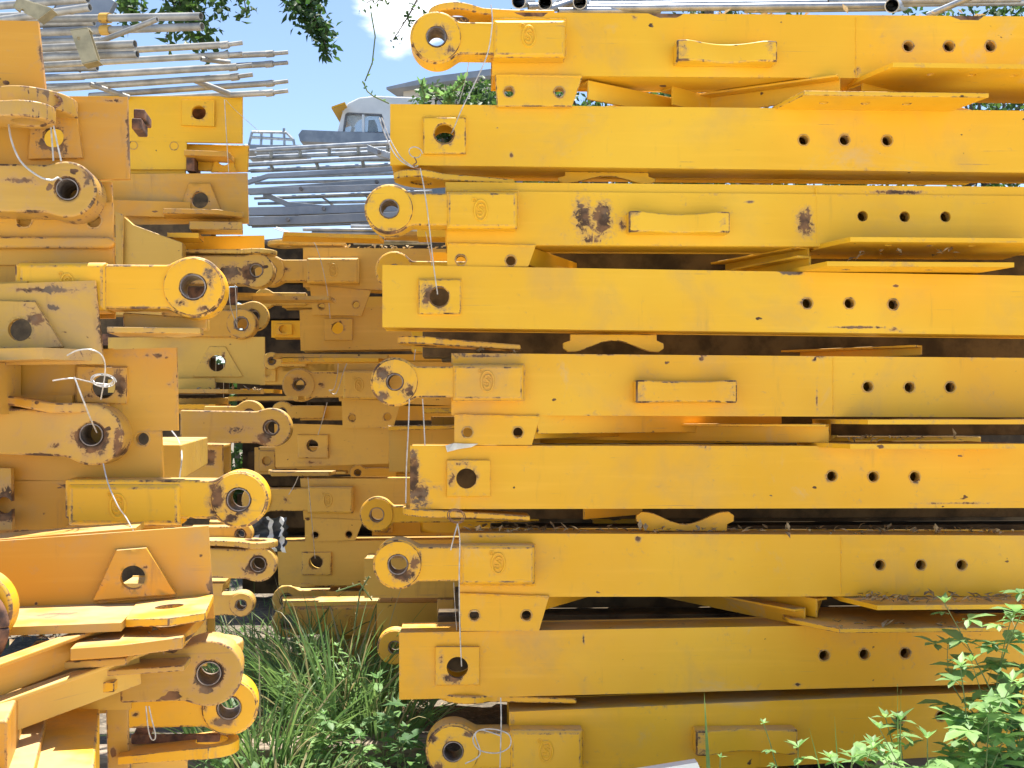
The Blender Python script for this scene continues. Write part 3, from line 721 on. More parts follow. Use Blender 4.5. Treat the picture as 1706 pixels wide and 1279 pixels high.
T.chord([(XL, 441), (190, 441), (191, 530), (XL, 532)], w_=-0.004)
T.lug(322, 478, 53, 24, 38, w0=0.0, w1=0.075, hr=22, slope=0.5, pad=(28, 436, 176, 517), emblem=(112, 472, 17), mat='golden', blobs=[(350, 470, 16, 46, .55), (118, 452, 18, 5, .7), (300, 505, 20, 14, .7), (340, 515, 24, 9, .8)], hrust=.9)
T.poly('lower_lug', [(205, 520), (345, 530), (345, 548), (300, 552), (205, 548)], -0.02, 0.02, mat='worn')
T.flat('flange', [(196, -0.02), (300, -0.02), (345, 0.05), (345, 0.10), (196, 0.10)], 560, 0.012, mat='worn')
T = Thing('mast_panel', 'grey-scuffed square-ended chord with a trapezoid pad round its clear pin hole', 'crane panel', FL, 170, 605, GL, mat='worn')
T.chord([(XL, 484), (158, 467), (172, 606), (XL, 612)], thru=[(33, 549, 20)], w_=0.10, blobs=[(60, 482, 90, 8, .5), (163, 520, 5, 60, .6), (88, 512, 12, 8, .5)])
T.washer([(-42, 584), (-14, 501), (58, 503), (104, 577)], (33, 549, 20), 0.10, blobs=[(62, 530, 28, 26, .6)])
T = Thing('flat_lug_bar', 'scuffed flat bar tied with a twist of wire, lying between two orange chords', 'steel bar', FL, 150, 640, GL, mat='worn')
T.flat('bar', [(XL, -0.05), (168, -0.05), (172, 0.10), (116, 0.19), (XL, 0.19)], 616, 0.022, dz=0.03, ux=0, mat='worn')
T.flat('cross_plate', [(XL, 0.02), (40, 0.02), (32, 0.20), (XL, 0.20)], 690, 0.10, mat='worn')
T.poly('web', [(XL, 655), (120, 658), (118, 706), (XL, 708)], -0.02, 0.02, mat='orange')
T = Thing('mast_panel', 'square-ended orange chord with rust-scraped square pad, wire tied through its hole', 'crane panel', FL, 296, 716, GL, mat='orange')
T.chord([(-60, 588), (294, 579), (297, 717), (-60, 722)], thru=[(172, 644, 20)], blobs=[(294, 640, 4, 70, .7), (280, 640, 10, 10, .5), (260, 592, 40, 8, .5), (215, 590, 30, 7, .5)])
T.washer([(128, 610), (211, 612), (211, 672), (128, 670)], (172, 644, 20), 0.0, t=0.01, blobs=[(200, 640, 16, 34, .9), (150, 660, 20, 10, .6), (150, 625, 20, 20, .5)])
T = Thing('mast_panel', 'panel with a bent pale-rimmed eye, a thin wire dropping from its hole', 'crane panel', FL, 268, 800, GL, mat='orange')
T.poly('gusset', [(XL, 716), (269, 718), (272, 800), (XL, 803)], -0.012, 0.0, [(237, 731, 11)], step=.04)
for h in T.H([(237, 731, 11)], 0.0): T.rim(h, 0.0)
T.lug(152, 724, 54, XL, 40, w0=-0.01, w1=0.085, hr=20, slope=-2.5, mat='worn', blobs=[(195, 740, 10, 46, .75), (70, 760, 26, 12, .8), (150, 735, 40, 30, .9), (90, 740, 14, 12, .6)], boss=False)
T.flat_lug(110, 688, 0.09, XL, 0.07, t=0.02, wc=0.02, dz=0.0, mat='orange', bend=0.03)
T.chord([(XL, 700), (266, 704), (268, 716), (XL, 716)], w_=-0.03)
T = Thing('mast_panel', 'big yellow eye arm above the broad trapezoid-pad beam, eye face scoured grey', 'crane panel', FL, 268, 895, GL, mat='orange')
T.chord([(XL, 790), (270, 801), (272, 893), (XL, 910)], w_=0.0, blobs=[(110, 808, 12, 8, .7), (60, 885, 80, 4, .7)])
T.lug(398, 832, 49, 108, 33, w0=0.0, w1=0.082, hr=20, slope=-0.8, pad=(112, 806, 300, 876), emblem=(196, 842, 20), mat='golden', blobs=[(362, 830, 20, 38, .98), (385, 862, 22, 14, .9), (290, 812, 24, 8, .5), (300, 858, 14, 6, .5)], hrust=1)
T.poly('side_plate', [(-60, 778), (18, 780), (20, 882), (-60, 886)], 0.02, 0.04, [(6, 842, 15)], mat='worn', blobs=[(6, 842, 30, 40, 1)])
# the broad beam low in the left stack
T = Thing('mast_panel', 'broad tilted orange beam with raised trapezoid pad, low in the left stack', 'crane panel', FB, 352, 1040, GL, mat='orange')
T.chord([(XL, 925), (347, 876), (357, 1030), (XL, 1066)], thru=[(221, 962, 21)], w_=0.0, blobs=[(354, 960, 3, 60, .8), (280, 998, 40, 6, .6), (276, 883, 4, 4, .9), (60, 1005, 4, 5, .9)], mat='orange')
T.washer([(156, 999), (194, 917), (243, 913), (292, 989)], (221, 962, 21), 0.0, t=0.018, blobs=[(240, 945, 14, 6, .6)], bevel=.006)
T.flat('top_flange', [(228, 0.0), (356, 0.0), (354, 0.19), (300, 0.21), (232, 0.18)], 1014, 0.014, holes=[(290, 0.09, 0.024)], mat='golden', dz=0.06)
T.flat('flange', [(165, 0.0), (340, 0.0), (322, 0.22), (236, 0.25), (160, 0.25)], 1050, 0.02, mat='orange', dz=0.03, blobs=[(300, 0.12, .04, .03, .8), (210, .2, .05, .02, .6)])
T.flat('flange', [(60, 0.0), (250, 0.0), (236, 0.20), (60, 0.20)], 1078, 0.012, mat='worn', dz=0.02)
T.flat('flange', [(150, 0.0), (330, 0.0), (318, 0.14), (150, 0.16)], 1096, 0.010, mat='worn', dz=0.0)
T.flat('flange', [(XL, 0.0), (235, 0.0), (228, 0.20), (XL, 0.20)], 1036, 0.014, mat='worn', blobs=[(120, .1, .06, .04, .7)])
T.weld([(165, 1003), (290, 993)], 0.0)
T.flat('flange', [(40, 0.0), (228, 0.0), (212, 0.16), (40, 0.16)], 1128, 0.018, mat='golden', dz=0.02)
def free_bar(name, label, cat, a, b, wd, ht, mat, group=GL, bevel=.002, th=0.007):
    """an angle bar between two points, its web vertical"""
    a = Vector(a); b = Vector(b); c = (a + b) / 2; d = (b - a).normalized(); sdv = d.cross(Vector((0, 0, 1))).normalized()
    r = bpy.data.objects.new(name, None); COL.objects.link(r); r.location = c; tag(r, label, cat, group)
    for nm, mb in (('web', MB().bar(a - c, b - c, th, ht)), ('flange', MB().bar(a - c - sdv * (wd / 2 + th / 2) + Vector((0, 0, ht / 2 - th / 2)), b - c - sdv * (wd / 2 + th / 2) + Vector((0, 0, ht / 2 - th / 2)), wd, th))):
        mb.build(nm, M[mat], r, bevel, edge_mat=M.get(mat + '_edge'))
    return r
free_bar('angle_bar', 'upper of the two slanting angle bars in front of the trapezoid-pad beam', 'angle bar', at(232, 1041, 1.93), at(-60, 1150, 1.62), 0.022, 0.058, 'orange')
free_bar('angle_bar', 'lower slanting angle bar, resting under the bright sunlit flange', 'angle bar', at(232, 1110, 1.90), at(-60, 1215, 1.62), 0.022, 0.062, 'tan')
T = Thing('mast_panel', 'panel with the dusty scratched eye directly below the sunlit flange with dead leaves', 'crane panel', FB, 218, 1180, GL, mat='worn')
T.lug(348, 1122, 57, 200, 46, w0=-0.01, w1=0.075, hr=21, slope=-1, blobs=[(370, 1115, 14, 10, .5), (290, 1150, 20, 8, .5)], boss=False, hrust=.8, mat='worn')
T.chord([(XL, 1150), (216, 1128), (218, 1182), (XL, 1190)], w_=0.01, mat='tan')
T.flat_lug(345, 1092, 0.065, 190, 0.05, t=0.022, wc=-0.03, mat='worn')
T = Thing('mast_panel', 'lowest eye panel of the left stack, round yellow eye with torn black hole', 'crane panel', FB, 218, 1222, GL, mat='golden')
T.lug(382, 1178, 49, 190, 33, w0=-0.07, w1=-0.005, hr=20, slope=-2, pad=None, blobs=[(372, 1200, 30, 12, .7), (225, 1190, 9, 9, .9), (340, 1175, 8, 20, .6)], boss=True, mat='golden')
T.chord([(176, 1178), (214, 1178), (216, 1300), (180, 1310)], w_=0.0, mat='worn', depth=0.12, blobs=[(186, 1255, 12, 14, 1)])
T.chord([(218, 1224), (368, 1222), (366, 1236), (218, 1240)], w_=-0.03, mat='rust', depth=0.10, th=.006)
T.flat_lug(352, 1256, 0.05, 200, 0.05, t=0.022, wc=-0.02, mat='golden')
T.chord([(218, 1258), (312, 1258), (312, 1330), (218, 1330)], w_=-0.04, mat='tan', blobs=[(230, 1265, 12, 8, .7)])
def end_box(label, x0, x1, xe0, xe1, ytop, D0, D1, h, mat, tilt=0.0):
    """box chord running towards the viewer"""
    z = CZ - (ytop - HY) * D0 / F
    a0 = (x0 - CX) / F * D0; a1 = (x1 - CX) / F * D0; b0 = (xe0 - CX) / F * D1; b1 = (xe1 - CX) / F * D1
    c = Vector(((a0 + a1) / 2, D0, z - h)); mb = MB()
    vs = []
    for (x, y, zz) in ((a0, D0, z), (a1, D0, z), (b1, D1, z - tilt), (b0, D1, z - tilt)):
        vs += [Vector((x, y, zz)) - c, Vector((x, y, zz - h)) - c]
    mb.add(vs, [(0, 6, 4, 2), (1, 3, 5, 7), (0, 1, 7, 6), (6, 7, 5, 4), (4, 5, 3, 2), (2, 3, 1, 0)], [0.15] * 8)
    o = mb.build('box_chord', M[mat], None, 0.004, loc=c, edge_mat=M[mat + '_edge']); tag(o, label, 'steel chord', GL); return o
end_box('sunlit yellow box chord pointing at the viewer, bottom left corner', 82, 166, 40, 150, 1180, 1.95, 1.45, 0.2, 'yellow')
end_box('box chord pointing at the viewer in the extreme bottom left corner, pinkish sunlit top', -60, 79, -200, 34, 1191, 1.85, 1.35, 0.22, 'orange')
end_box('short orange box end under the rusty disc at the left picture edge', -120, 46, -200, 12, 1120, 1.84, 1.55, 0.10, 'orange')
T = Thing('eye_plate', 'yellow eye plate cut by the left picture edge, rusty grey ring on its face', 'eye plate', Frame(1.75, 6, px=0), -20, 1090, GL, mat='golden')
T.lug(-50, 1016, 70, XL, 50, w0=0.0, w1=0.04, hr=20, mat='golden', boss=False)
o = 48; mb = MB()
c0 = T.uv(-46, 1046, 0.05); sc = T.fr.scale(0, 1046, 0.05)
mb.tube([UVW(c0[0] + 50 * sc * cos(2 * pi * k / o), c0[1] + 62 * sc * sin(2 * pi * k / o), 0.05) for k in range(o + 1)], 0.011, 8)
T.fin(mb, 'rusty_ring', 'rust')

# ------------------------------------------------------------------ second row behind the near left stack
FU = Frame(4.2, 5, px=400); FU.angle = True
GU = 'crane mast pieces in the second row on the left'
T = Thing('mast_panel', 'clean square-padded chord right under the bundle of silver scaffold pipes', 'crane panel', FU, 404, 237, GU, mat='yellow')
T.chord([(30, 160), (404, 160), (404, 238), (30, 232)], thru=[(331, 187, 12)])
T.washer([(303, 167), (357, 167), (357, 210), (303, 208)], (331, 187, 12), 0.0); T.poly('hole_backing', [(200, 166), (400, 166), (400, 232), (200, 228)], -.16, -.15, mat='rust')  # dark plate added behind the pin hole to darken it
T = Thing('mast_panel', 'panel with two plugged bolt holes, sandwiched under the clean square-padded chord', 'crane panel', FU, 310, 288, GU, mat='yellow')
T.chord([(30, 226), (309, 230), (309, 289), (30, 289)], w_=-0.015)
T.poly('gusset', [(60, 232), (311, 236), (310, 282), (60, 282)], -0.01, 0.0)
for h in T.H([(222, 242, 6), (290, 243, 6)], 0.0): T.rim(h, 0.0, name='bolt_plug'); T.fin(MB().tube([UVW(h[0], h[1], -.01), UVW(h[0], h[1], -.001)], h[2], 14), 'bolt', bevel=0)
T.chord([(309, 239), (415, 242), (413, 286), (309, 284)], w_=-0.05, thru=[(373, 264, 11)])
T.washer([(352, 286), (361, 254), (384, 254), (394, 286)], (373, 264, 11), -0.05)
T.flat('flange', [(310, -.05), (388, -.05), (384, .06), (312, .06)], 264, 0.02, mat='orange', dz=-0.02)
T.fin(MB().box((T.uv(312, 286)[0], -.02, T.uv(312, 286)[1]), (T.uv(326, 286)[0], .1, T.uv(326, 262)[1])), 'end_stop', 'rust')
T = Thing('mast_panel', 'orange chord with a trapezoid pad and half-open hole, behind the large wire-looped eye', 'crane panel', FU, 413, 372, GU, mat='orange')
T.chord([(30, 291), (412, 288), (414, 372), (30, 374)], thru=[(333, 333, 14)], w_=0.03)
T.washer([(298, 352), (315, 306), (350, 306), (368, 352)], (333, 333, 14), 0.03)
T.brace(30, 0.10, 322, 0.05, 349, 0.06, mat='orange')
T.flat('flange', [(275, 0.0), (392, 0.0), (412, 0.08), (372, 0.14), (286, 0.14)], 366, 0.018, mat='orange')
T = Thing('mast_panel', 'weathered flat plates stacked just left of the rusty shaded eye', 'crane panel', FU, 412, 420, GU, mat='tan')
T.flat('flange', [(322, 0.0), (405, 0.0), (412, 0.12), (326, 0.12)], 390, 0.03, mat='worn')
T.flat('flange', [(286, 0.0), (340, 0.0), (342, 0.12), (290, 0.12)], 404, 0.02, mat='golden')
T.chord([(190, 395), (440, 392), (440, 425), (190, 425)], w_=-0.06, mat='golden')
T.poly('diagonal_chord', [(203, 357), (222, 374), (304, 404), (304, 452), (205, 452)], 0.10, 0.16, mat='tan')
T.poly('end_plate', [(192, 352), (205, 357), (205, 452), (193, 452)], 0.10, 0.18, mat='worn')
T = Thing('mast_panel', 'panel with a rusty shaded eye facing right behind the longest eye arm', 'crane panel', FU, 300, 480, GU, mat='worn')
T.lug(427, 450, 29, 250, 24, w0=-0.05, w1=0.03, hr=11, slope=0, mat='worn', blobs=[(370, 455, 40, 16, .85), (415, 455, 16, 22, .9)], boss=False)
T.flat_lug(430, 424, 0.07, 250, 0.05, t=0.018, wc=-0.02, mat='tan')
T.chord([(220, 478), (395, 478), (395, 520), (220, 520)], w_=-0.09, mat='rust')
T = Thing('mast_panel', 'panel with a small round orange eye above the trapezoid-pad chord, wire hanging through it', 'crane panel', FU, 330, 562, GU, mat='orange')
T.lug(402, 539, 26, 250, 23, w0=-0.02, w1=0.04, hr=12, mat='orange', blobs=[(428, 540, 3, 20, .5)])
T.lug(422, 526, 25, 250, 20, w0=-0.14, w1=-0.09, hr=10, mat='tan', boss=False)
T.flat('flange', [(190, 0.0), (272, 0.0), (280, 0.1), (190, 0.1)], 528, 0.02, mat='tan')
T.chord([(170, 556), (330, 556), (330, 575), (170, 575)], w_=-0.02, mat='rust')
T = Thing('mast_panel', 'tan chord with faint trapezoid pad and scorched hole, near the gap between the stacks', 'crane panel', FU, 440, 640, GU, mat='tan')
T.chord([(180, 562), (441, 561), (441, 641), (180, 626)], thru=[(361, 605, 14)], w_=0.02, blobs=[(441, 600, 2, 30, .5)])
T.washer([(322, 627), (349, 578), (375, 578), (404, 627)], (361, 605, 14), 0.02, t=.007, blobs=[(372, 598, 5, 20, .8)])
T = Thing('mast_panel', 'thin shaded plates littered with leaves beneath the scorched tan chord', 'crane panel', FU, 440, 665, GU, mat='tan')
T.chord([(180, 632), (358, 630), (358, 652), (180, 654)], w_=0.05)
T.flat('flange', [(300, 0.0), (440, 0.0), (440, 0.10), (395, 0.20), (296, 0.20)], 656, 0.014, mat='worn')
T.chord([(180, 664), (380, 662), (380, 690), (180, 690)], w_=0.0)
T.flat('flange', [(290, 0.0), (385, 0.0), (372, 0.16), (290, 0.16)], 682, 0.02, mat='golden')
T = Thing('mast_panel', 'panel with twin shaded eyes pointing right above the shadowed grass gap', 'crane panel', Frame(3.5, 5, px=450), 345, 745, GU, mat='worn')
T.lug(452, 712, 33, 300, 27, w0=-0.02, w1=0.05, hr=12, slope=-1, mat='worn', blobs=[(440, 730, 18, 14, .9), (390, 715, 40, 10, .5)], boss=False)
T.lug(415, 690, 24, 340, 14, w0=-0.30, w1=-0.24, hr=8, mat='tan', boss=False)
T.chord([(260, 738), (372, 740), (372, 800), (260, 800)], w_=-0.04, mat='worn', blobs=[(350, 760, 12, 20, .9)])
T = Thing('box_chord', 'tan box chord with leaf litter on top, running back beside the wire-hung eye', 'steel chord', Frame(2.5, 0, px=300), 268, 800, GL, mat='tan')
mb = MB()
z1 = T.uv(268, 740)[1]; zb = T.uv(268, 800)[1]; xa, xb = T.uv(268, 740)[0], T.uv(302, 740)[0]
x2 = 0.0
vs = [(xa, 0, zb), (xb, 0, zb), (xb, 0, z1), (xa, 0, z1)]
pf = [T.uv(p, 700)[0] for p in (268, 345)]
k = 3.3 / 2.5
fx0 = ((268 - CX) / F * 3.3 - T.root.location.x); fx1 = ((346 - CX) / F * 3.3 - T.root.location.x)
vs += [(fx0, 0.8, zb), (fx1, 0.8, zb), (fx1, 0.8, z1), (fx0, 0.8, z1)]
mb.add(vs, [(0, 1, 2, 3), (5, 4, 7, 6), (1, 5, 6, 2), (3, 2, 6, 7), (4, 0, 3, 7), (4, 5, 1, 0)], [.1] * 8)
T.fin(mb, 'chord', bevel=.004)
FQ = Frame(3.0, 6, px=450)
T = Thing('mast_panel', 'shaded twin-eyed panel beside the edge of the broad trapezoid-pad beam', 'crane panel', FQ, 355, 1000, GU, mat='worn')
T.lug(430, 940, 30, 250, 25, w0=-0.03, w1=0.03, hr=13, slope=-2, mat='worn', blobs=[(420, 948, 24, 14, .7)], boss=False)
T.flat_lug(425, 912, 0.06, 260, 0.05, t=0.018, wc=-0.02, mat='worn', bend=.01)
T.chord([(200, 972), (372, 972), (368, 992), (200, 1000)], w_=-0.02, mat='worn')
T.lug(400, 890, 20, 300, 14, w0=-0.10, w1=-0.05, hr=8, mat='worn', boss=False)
T = Thing('mast_panel', 'small shaded eye just above the grass, right of the broad beam end', 'crane panel', Frame(3.3, 6, px=450), 355, 1025, GU, mat='worn')
T.lug(402, 1007, 21, 250, 18, w0=-0.03, w1=0.03, hr=9, mat='worn', hrust=.8)
T.chord([(200, 1026), (345, 1026), (345, 1110), (200, 1110)], w_=-0.04, mat='worn')

# ------------------------------------------------------------------ middle stack, further away
FM = Frame(4.9, 3, px=560)
GM = 'crane mast panels in the middle stack'
XM = 1120
def mid_a(label, x0, q, lug, gus, mat='tan', extra=None):
    T = Thing('mast_panel', label, 'crane panel', FM, q[3][0], q[3][1], GM, mat=mat)
    T.chord(q, w_=0.0)
    hx, hy, Rp, hr, ex, hp = lug
    T.lug(hx, hy, Rp, ex - 3, hp, w0=-0.03, w1=0.05, hr=hr, slope=0.4, pad=(q[3][0] + 6, hy - hp - 3, ex, hy + hp + 3), emblem=(ex - 42, hy, 11), blobs=[(hx + 6, hy + 6, 12, 12, .5), (q[3][0] - 30, hy, 10, 8, .5)])
    if gus:
        T.poly('gusset', gus[0], -0.01, 0.006, [(x, y, 5.5) for x, y in gus[1]], step=.04)
        for h in T.H([(x, y, 5.5) for x, y in gus[1]], .006): T.rim(h, .006)
    T.flat_lug(q[3][0] - 36, q[0][1] - 6, 0.075, q[3][0] + 70, 0.05, t=0.02, wc=-0.08)
    return T
def mid_b(label, q, pad, hole, mat='tan', blobs=()):
    T = Thing('mast_panel', label, 'crane panel', FM, q[3][0], q[3][1], GM, mat=mat)
    T.chord(q, thru=[hole], w_=-0.01, blobs=blobs)
    a, b, c, d = pad; T.washer([(a, b), (c, b), (c, d), (a, d)], hole, -0.01, blobs=[(hole[0], hole[1], 12, 12, .6)])
    return T
mid_a('topmost eye panel of the middle stack, under the silver pipes', 512, [(505, 412), (XM, 418), (XM, 500), (505, 478)], (450, 450, 26, 11, 597, 18), ([(516, 474), (618, 484), (602, 526), (521, 524)], [(535, 510), (593, 507)]))
mid_b('middle-stack square-ended chord with bolt head in its pad, sooty hole', [(499, 516), (XM, 494), (XM, 575), (501, 584)], (541, 531, 587, 566), (562, 546, 10), blobs=[(560, 545, 12, 12, .6)])
mid_a('middle-stack eye panel with a blank round eye and gusset left of the scraped eye', 560, [(556, 604), (XM, 600), (XM, 690), (565, 668)], (498, 641, 28, 10, 640, 21), ([(569, 664), (668, 668), (655, 713), (571, 713)], [(586, 696), (645, 694)]))
mid_b('middle-stack chord with a small rusty square pad, stained below its wire', [(457, 706), (649, 710), (647, 772), (459, 778)], (496, 724, 547, 763), (521, 742, 9), blobs=[(520, 770, 40, 5, .5)])
T = Thing('box_chord', 'end of a tan box chord topped by a leaf-strewn plate, left of the rusty-ended panel', 'steel chord', Frame(4.3, 3, px=560), 648, 785, GM, mat='tan')
T.chord([(648, 712), (900, 712), (900, 785), (648, 786)]); T.flat('flange', [(650, -.1), (900, -.1), (900, .12), (650, .12)], 716, 0.016, mat='golden', dz=.02); T.chord([(718, 694), (900, 694), (900, 712), (718, 712)], w_=-.05, mat='orange')
T.flat('flange', [(705, -.1), (900, -.1), (900, .06), (705, .06)], 688, 0.02, mat='golden')
mid_a('shaded middle-stack eye panel with rust blotch on its arm, above two gusset holes', 505, [(500, 797), (XM, 797), (XM, 866), (506, 866)], (428, 833, 26, 10, 588, 19), ([(508, 862), (605, 866), (592, 900), (508, 902)], [(525, 891), (581, 890)]))
mid_b('dark tan middle-stack chord whose pad sits directly above the tall grass', [(462, 902), (XM, 895), (XM, 970), (464, 975)], (503, 920, 552, 958), (526, 937, 11))
mid_a('lowest middle-stack panel with two stacked eyes above the grass', 545, [(545, 985), (XM, 985), (XM, 1052), (545, 1052)], (480, 1036, 27, 12, 628, 22), None)
bpy.context.view_layer.update()
T = Thing('mast_panel', 'grass-hidden bottom chord of the middle stack with two bolt holes', 'crane panel', FM, 560, 1110, GM, mat='tan')
T.lug(478, 1000, 25, 620, 17, w0=-0.22, w1=-0.16, hr=11, boss=False)
T.chord([(545, 1050), (XM, 1050), (XM, 1110), (545, 1110)], holes=[(565, 1092, 6), (622, 1088, 6)], w_=-0.02)
T = Thing('mast_panel', 'shadowed panel with square bolt plate, glimpsed left of the lowest right-stack gusset', 'crane panel', Frame(4.1, 2, px=700), 608, 1000, GM, mat='tan')
T.chord([(607, 930), (XM, 930), (XM, 994), (607, 996)], w_=0, mat='tan'); T.chord([(628, 1004), (XM, 1004), (XM, 1060), (628, 1060)], w_=-.12, mat='tan')
T.poly('bolt_plate', [(728, 998), (757, 998), (757, 1026), (728, 1026)], -.05, .02, mat='worn')
FN = Frame(3.9, 3, px=640)
for (lb, hx, hy, Rp, hr, ex, hp, m_) in (('round eye peeping out above and left of the soot-holed square panel', 657, 450, 32, 10, 900, 16, 'yellow'),
                                    ('pale lit eye plate left of the leafy eye panel, hollow under its arm', 628, 857, 29, 12, 900, 14, 'golden'),
                                    ('half-hidden round eye beside the lowest square-ended panel, above the weeds', 658, 1078, 30, 11, 900, 19, 'golden')):
    T = Thing('eye_plate', lb, 'eye plate', FN, hx, hy + Rp, GM, mat=m_)
    T.lug(hx, hy, Rp, ex, hp, w0=-0.03, w1=0.03, hr=hr, hrust=.6)
    T.chord([(max(700, hx + 60), hy - 30), (900, hy - 30), (900, hy + 30), (max(700, hx + 60), hy + 30)], w_=-.05)

FK = Frame(5.4, 3, px=520)
for (lb, x0, y0, y1, hx, hy, Rp, m_) in (('set-back chord just above the scorched tan chord, its eye half hidden', 470, 494, 512, 440, 497, 17, 'tan'),
        ('set-back chord at the height of the bolt-headed pad, left of it', 452, 534, 562, 0, 0, 0, 'golden'), ('set-back chord below the bolt-headed pad with a tiny eye', 470, 590, 618, 452, 601, 15, 'tan'),
        ('set-back chord beside the blank round eye, small square pad left of it', 425, 600, 640, 0, 0, 0, 'tan'), ('set-back chord left of the middle-stack gusset, shaded', 500, 676, 700, 470, 686, 18, 'tan'),
        ('dark set-back chord above the scoured eye, left of the rusty small pad', 424, 745, 790, 0, 0, 0, 'worn'), ('set-back chord between the two lower middle-stack emblems', 620, 780, 792, 596, 787, 13, 'tan'),
        ('set-back chord seen between the shaded emblem arm and the low pad chord', 620, 868, 892, 0, 0, 0, 'worn'), ('set-back chord above the lowest eyes of the middle stack', 585, 978, 990, 560, 984, 12, 'worn')):
    T = Thing('mast_panel', lb, 'crane panel', FK, x0, y1, GM, mat=m_)
    T.chord([(x0, y0), (XM, y0), (XM, y1), (x0, y1)])
    if hx: T.lug(hx, hy, Rp, x0 + 40, Rp * .62, w0=-.02, w1=.03, boss=False)
    else: T.washer([(x0 + 8, y0 + 6), (x0 + 34, y0 + 6), (x0 + 34, y1 - 5), (x0 + 8, y1 - 5)], (x0 + 20, (y0 + y1) / 2, 7), 0.0)
for k, (x0, x1, y) in enumerate(((350, 480, 500), (455, 655, 598), (468, 640, 606), (380, 510, 668), (450, 560, 790), (350, 470, 872), (470, 700, 1000), (420, 560, 506), (400, 470, 655), (360, 470, 690), (640, 760, 400), (470, 640, 402))):
    fr_ = Frame(4.6, 3, px=520); T = Thing('flat_bar', f'loose shaded flat plate between the left rows and middle stack, {(ords_ := ["topmost", "second", "third", "fourth", "fifth", "sixth", "seventh", "eighth", "ninth", "tenth", "eleventh", "last"])[sorted([500, 598, 606, 668, 790, 872, 1000, 506, 655, 690, 400, 402]).index(y)]} from the top', 'steel bar', fr_, x0, y + 6, 'loose flat plates in the gap', mat=['tan', 'worn', 'golden'][k % 3])
    T.flat('plate', [(x0, 0), (x1, 0), (x1 - 6, .13), (x0 + 12, .15)], y, .016, dz=random.uniform(-.02, .02))
# rows closing the stacks at the back, gap shade put into their colour
T = None
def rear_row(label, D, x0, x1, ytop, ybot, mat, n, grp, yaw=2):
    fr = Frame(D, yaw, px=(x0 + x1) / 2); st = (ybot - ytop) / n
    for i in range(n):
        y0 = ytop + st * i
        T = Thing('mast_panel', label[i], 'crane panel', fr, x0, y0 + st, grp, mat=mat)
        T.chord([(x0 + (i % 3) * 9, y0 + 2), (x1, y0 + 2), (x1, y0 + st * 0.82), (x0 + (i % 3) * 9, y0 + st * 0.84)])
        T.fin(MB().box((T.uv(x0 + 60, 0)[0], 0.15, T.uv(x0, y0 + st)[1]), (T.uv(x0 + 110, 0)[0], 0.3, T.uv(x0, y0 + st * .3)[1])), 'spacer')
ords = ['topmost', 'second', 'third', 'fourth', 'fifth', 'sixth', 'seventh', 'eighth', 'ninth']
rear_row([f'shade-coloured chord seen through gaps behind the right stack, {o} of its pile' for o in ords], 5.6, 800, 2300, 330, 1040, 'gap_shade', 8, 'chords piled behind the right stack')
rear_row([f'distant shade-coloured chord below the silver ladders, {o} of its pile' for o in ords], 6.6, 395, 1000, 402, 960, 'gap_shade', 8, 'chords piled behind the middle stack')
rear_row([f'shade-coloured chord behind the second row at the left, {o} of its pile' for o in ords], 5.4, -300, 350, 335, 1010, 'gap_shade', 8, 'chords piled behind the left rows', 4)
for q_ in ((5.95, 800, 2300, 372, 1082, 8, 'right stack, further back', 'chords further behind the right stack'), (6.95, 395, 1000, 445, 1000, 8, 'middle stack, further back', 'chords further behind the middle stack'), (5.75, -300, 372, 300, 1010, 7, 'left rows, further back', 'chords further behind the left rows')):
    rear_row([f'shade-coloured filler chord behind the {q_[6]}, {o} of its pile' for o in ords], *q_[:5], 'gap_shade', q_[5], q_[7])  # more rows added as dark fill for the gaps
block('timber sleeper lying in the weeds between the stacks', 450, 1240, Frame(3.9, 8, px=450), 0.3, wd=1.2, h=0.09, L=0.13)
block('dark timber block under the middle stack', 640, 1100, FM, 0.0, h=0.10)

# ------------------------------------------------------------------ galvanised pipes and ladders
GP = 'silver scaffold pipes on the left rows'
def pipe(label, a, b, Da, Db, dpx, pin=None, mat='galv_warm', group=GP, clamps=(), name='scaffold_pipe'):
    A = at(*a, Da); Bv = at(*b, Db); r = dpx / 2 * Db / F; c = A.copy()
    root = bpy.data.objects.new(name, None); COL.objects.link(root); root.location = c; tag(root, label, 'pipe', group)
    MB().pipe(A - c, Bv - c, r).build('tube', M[mat], root)
    if pin:
        Pv = at(*pin, Db); d = (Pv - Bv)
        MB().tube([Bv - c - d.normalized() * 0.03, Bv - c - d.normalized() * 0.001, Bv - c, Pv - c], [r * 1.12, r * 1.12, r * .66, r * .66], 12).build('pin', M[mat], root)
    for q in clamps:
        m = A.lerp(Bv, q); d = (Bv - A).normalized()
        MB().tube([m - d * 0.02 - c, m + d * 0.02 - c], r * 1.35, 12).build('clamp', M['worn'], root)
    return root
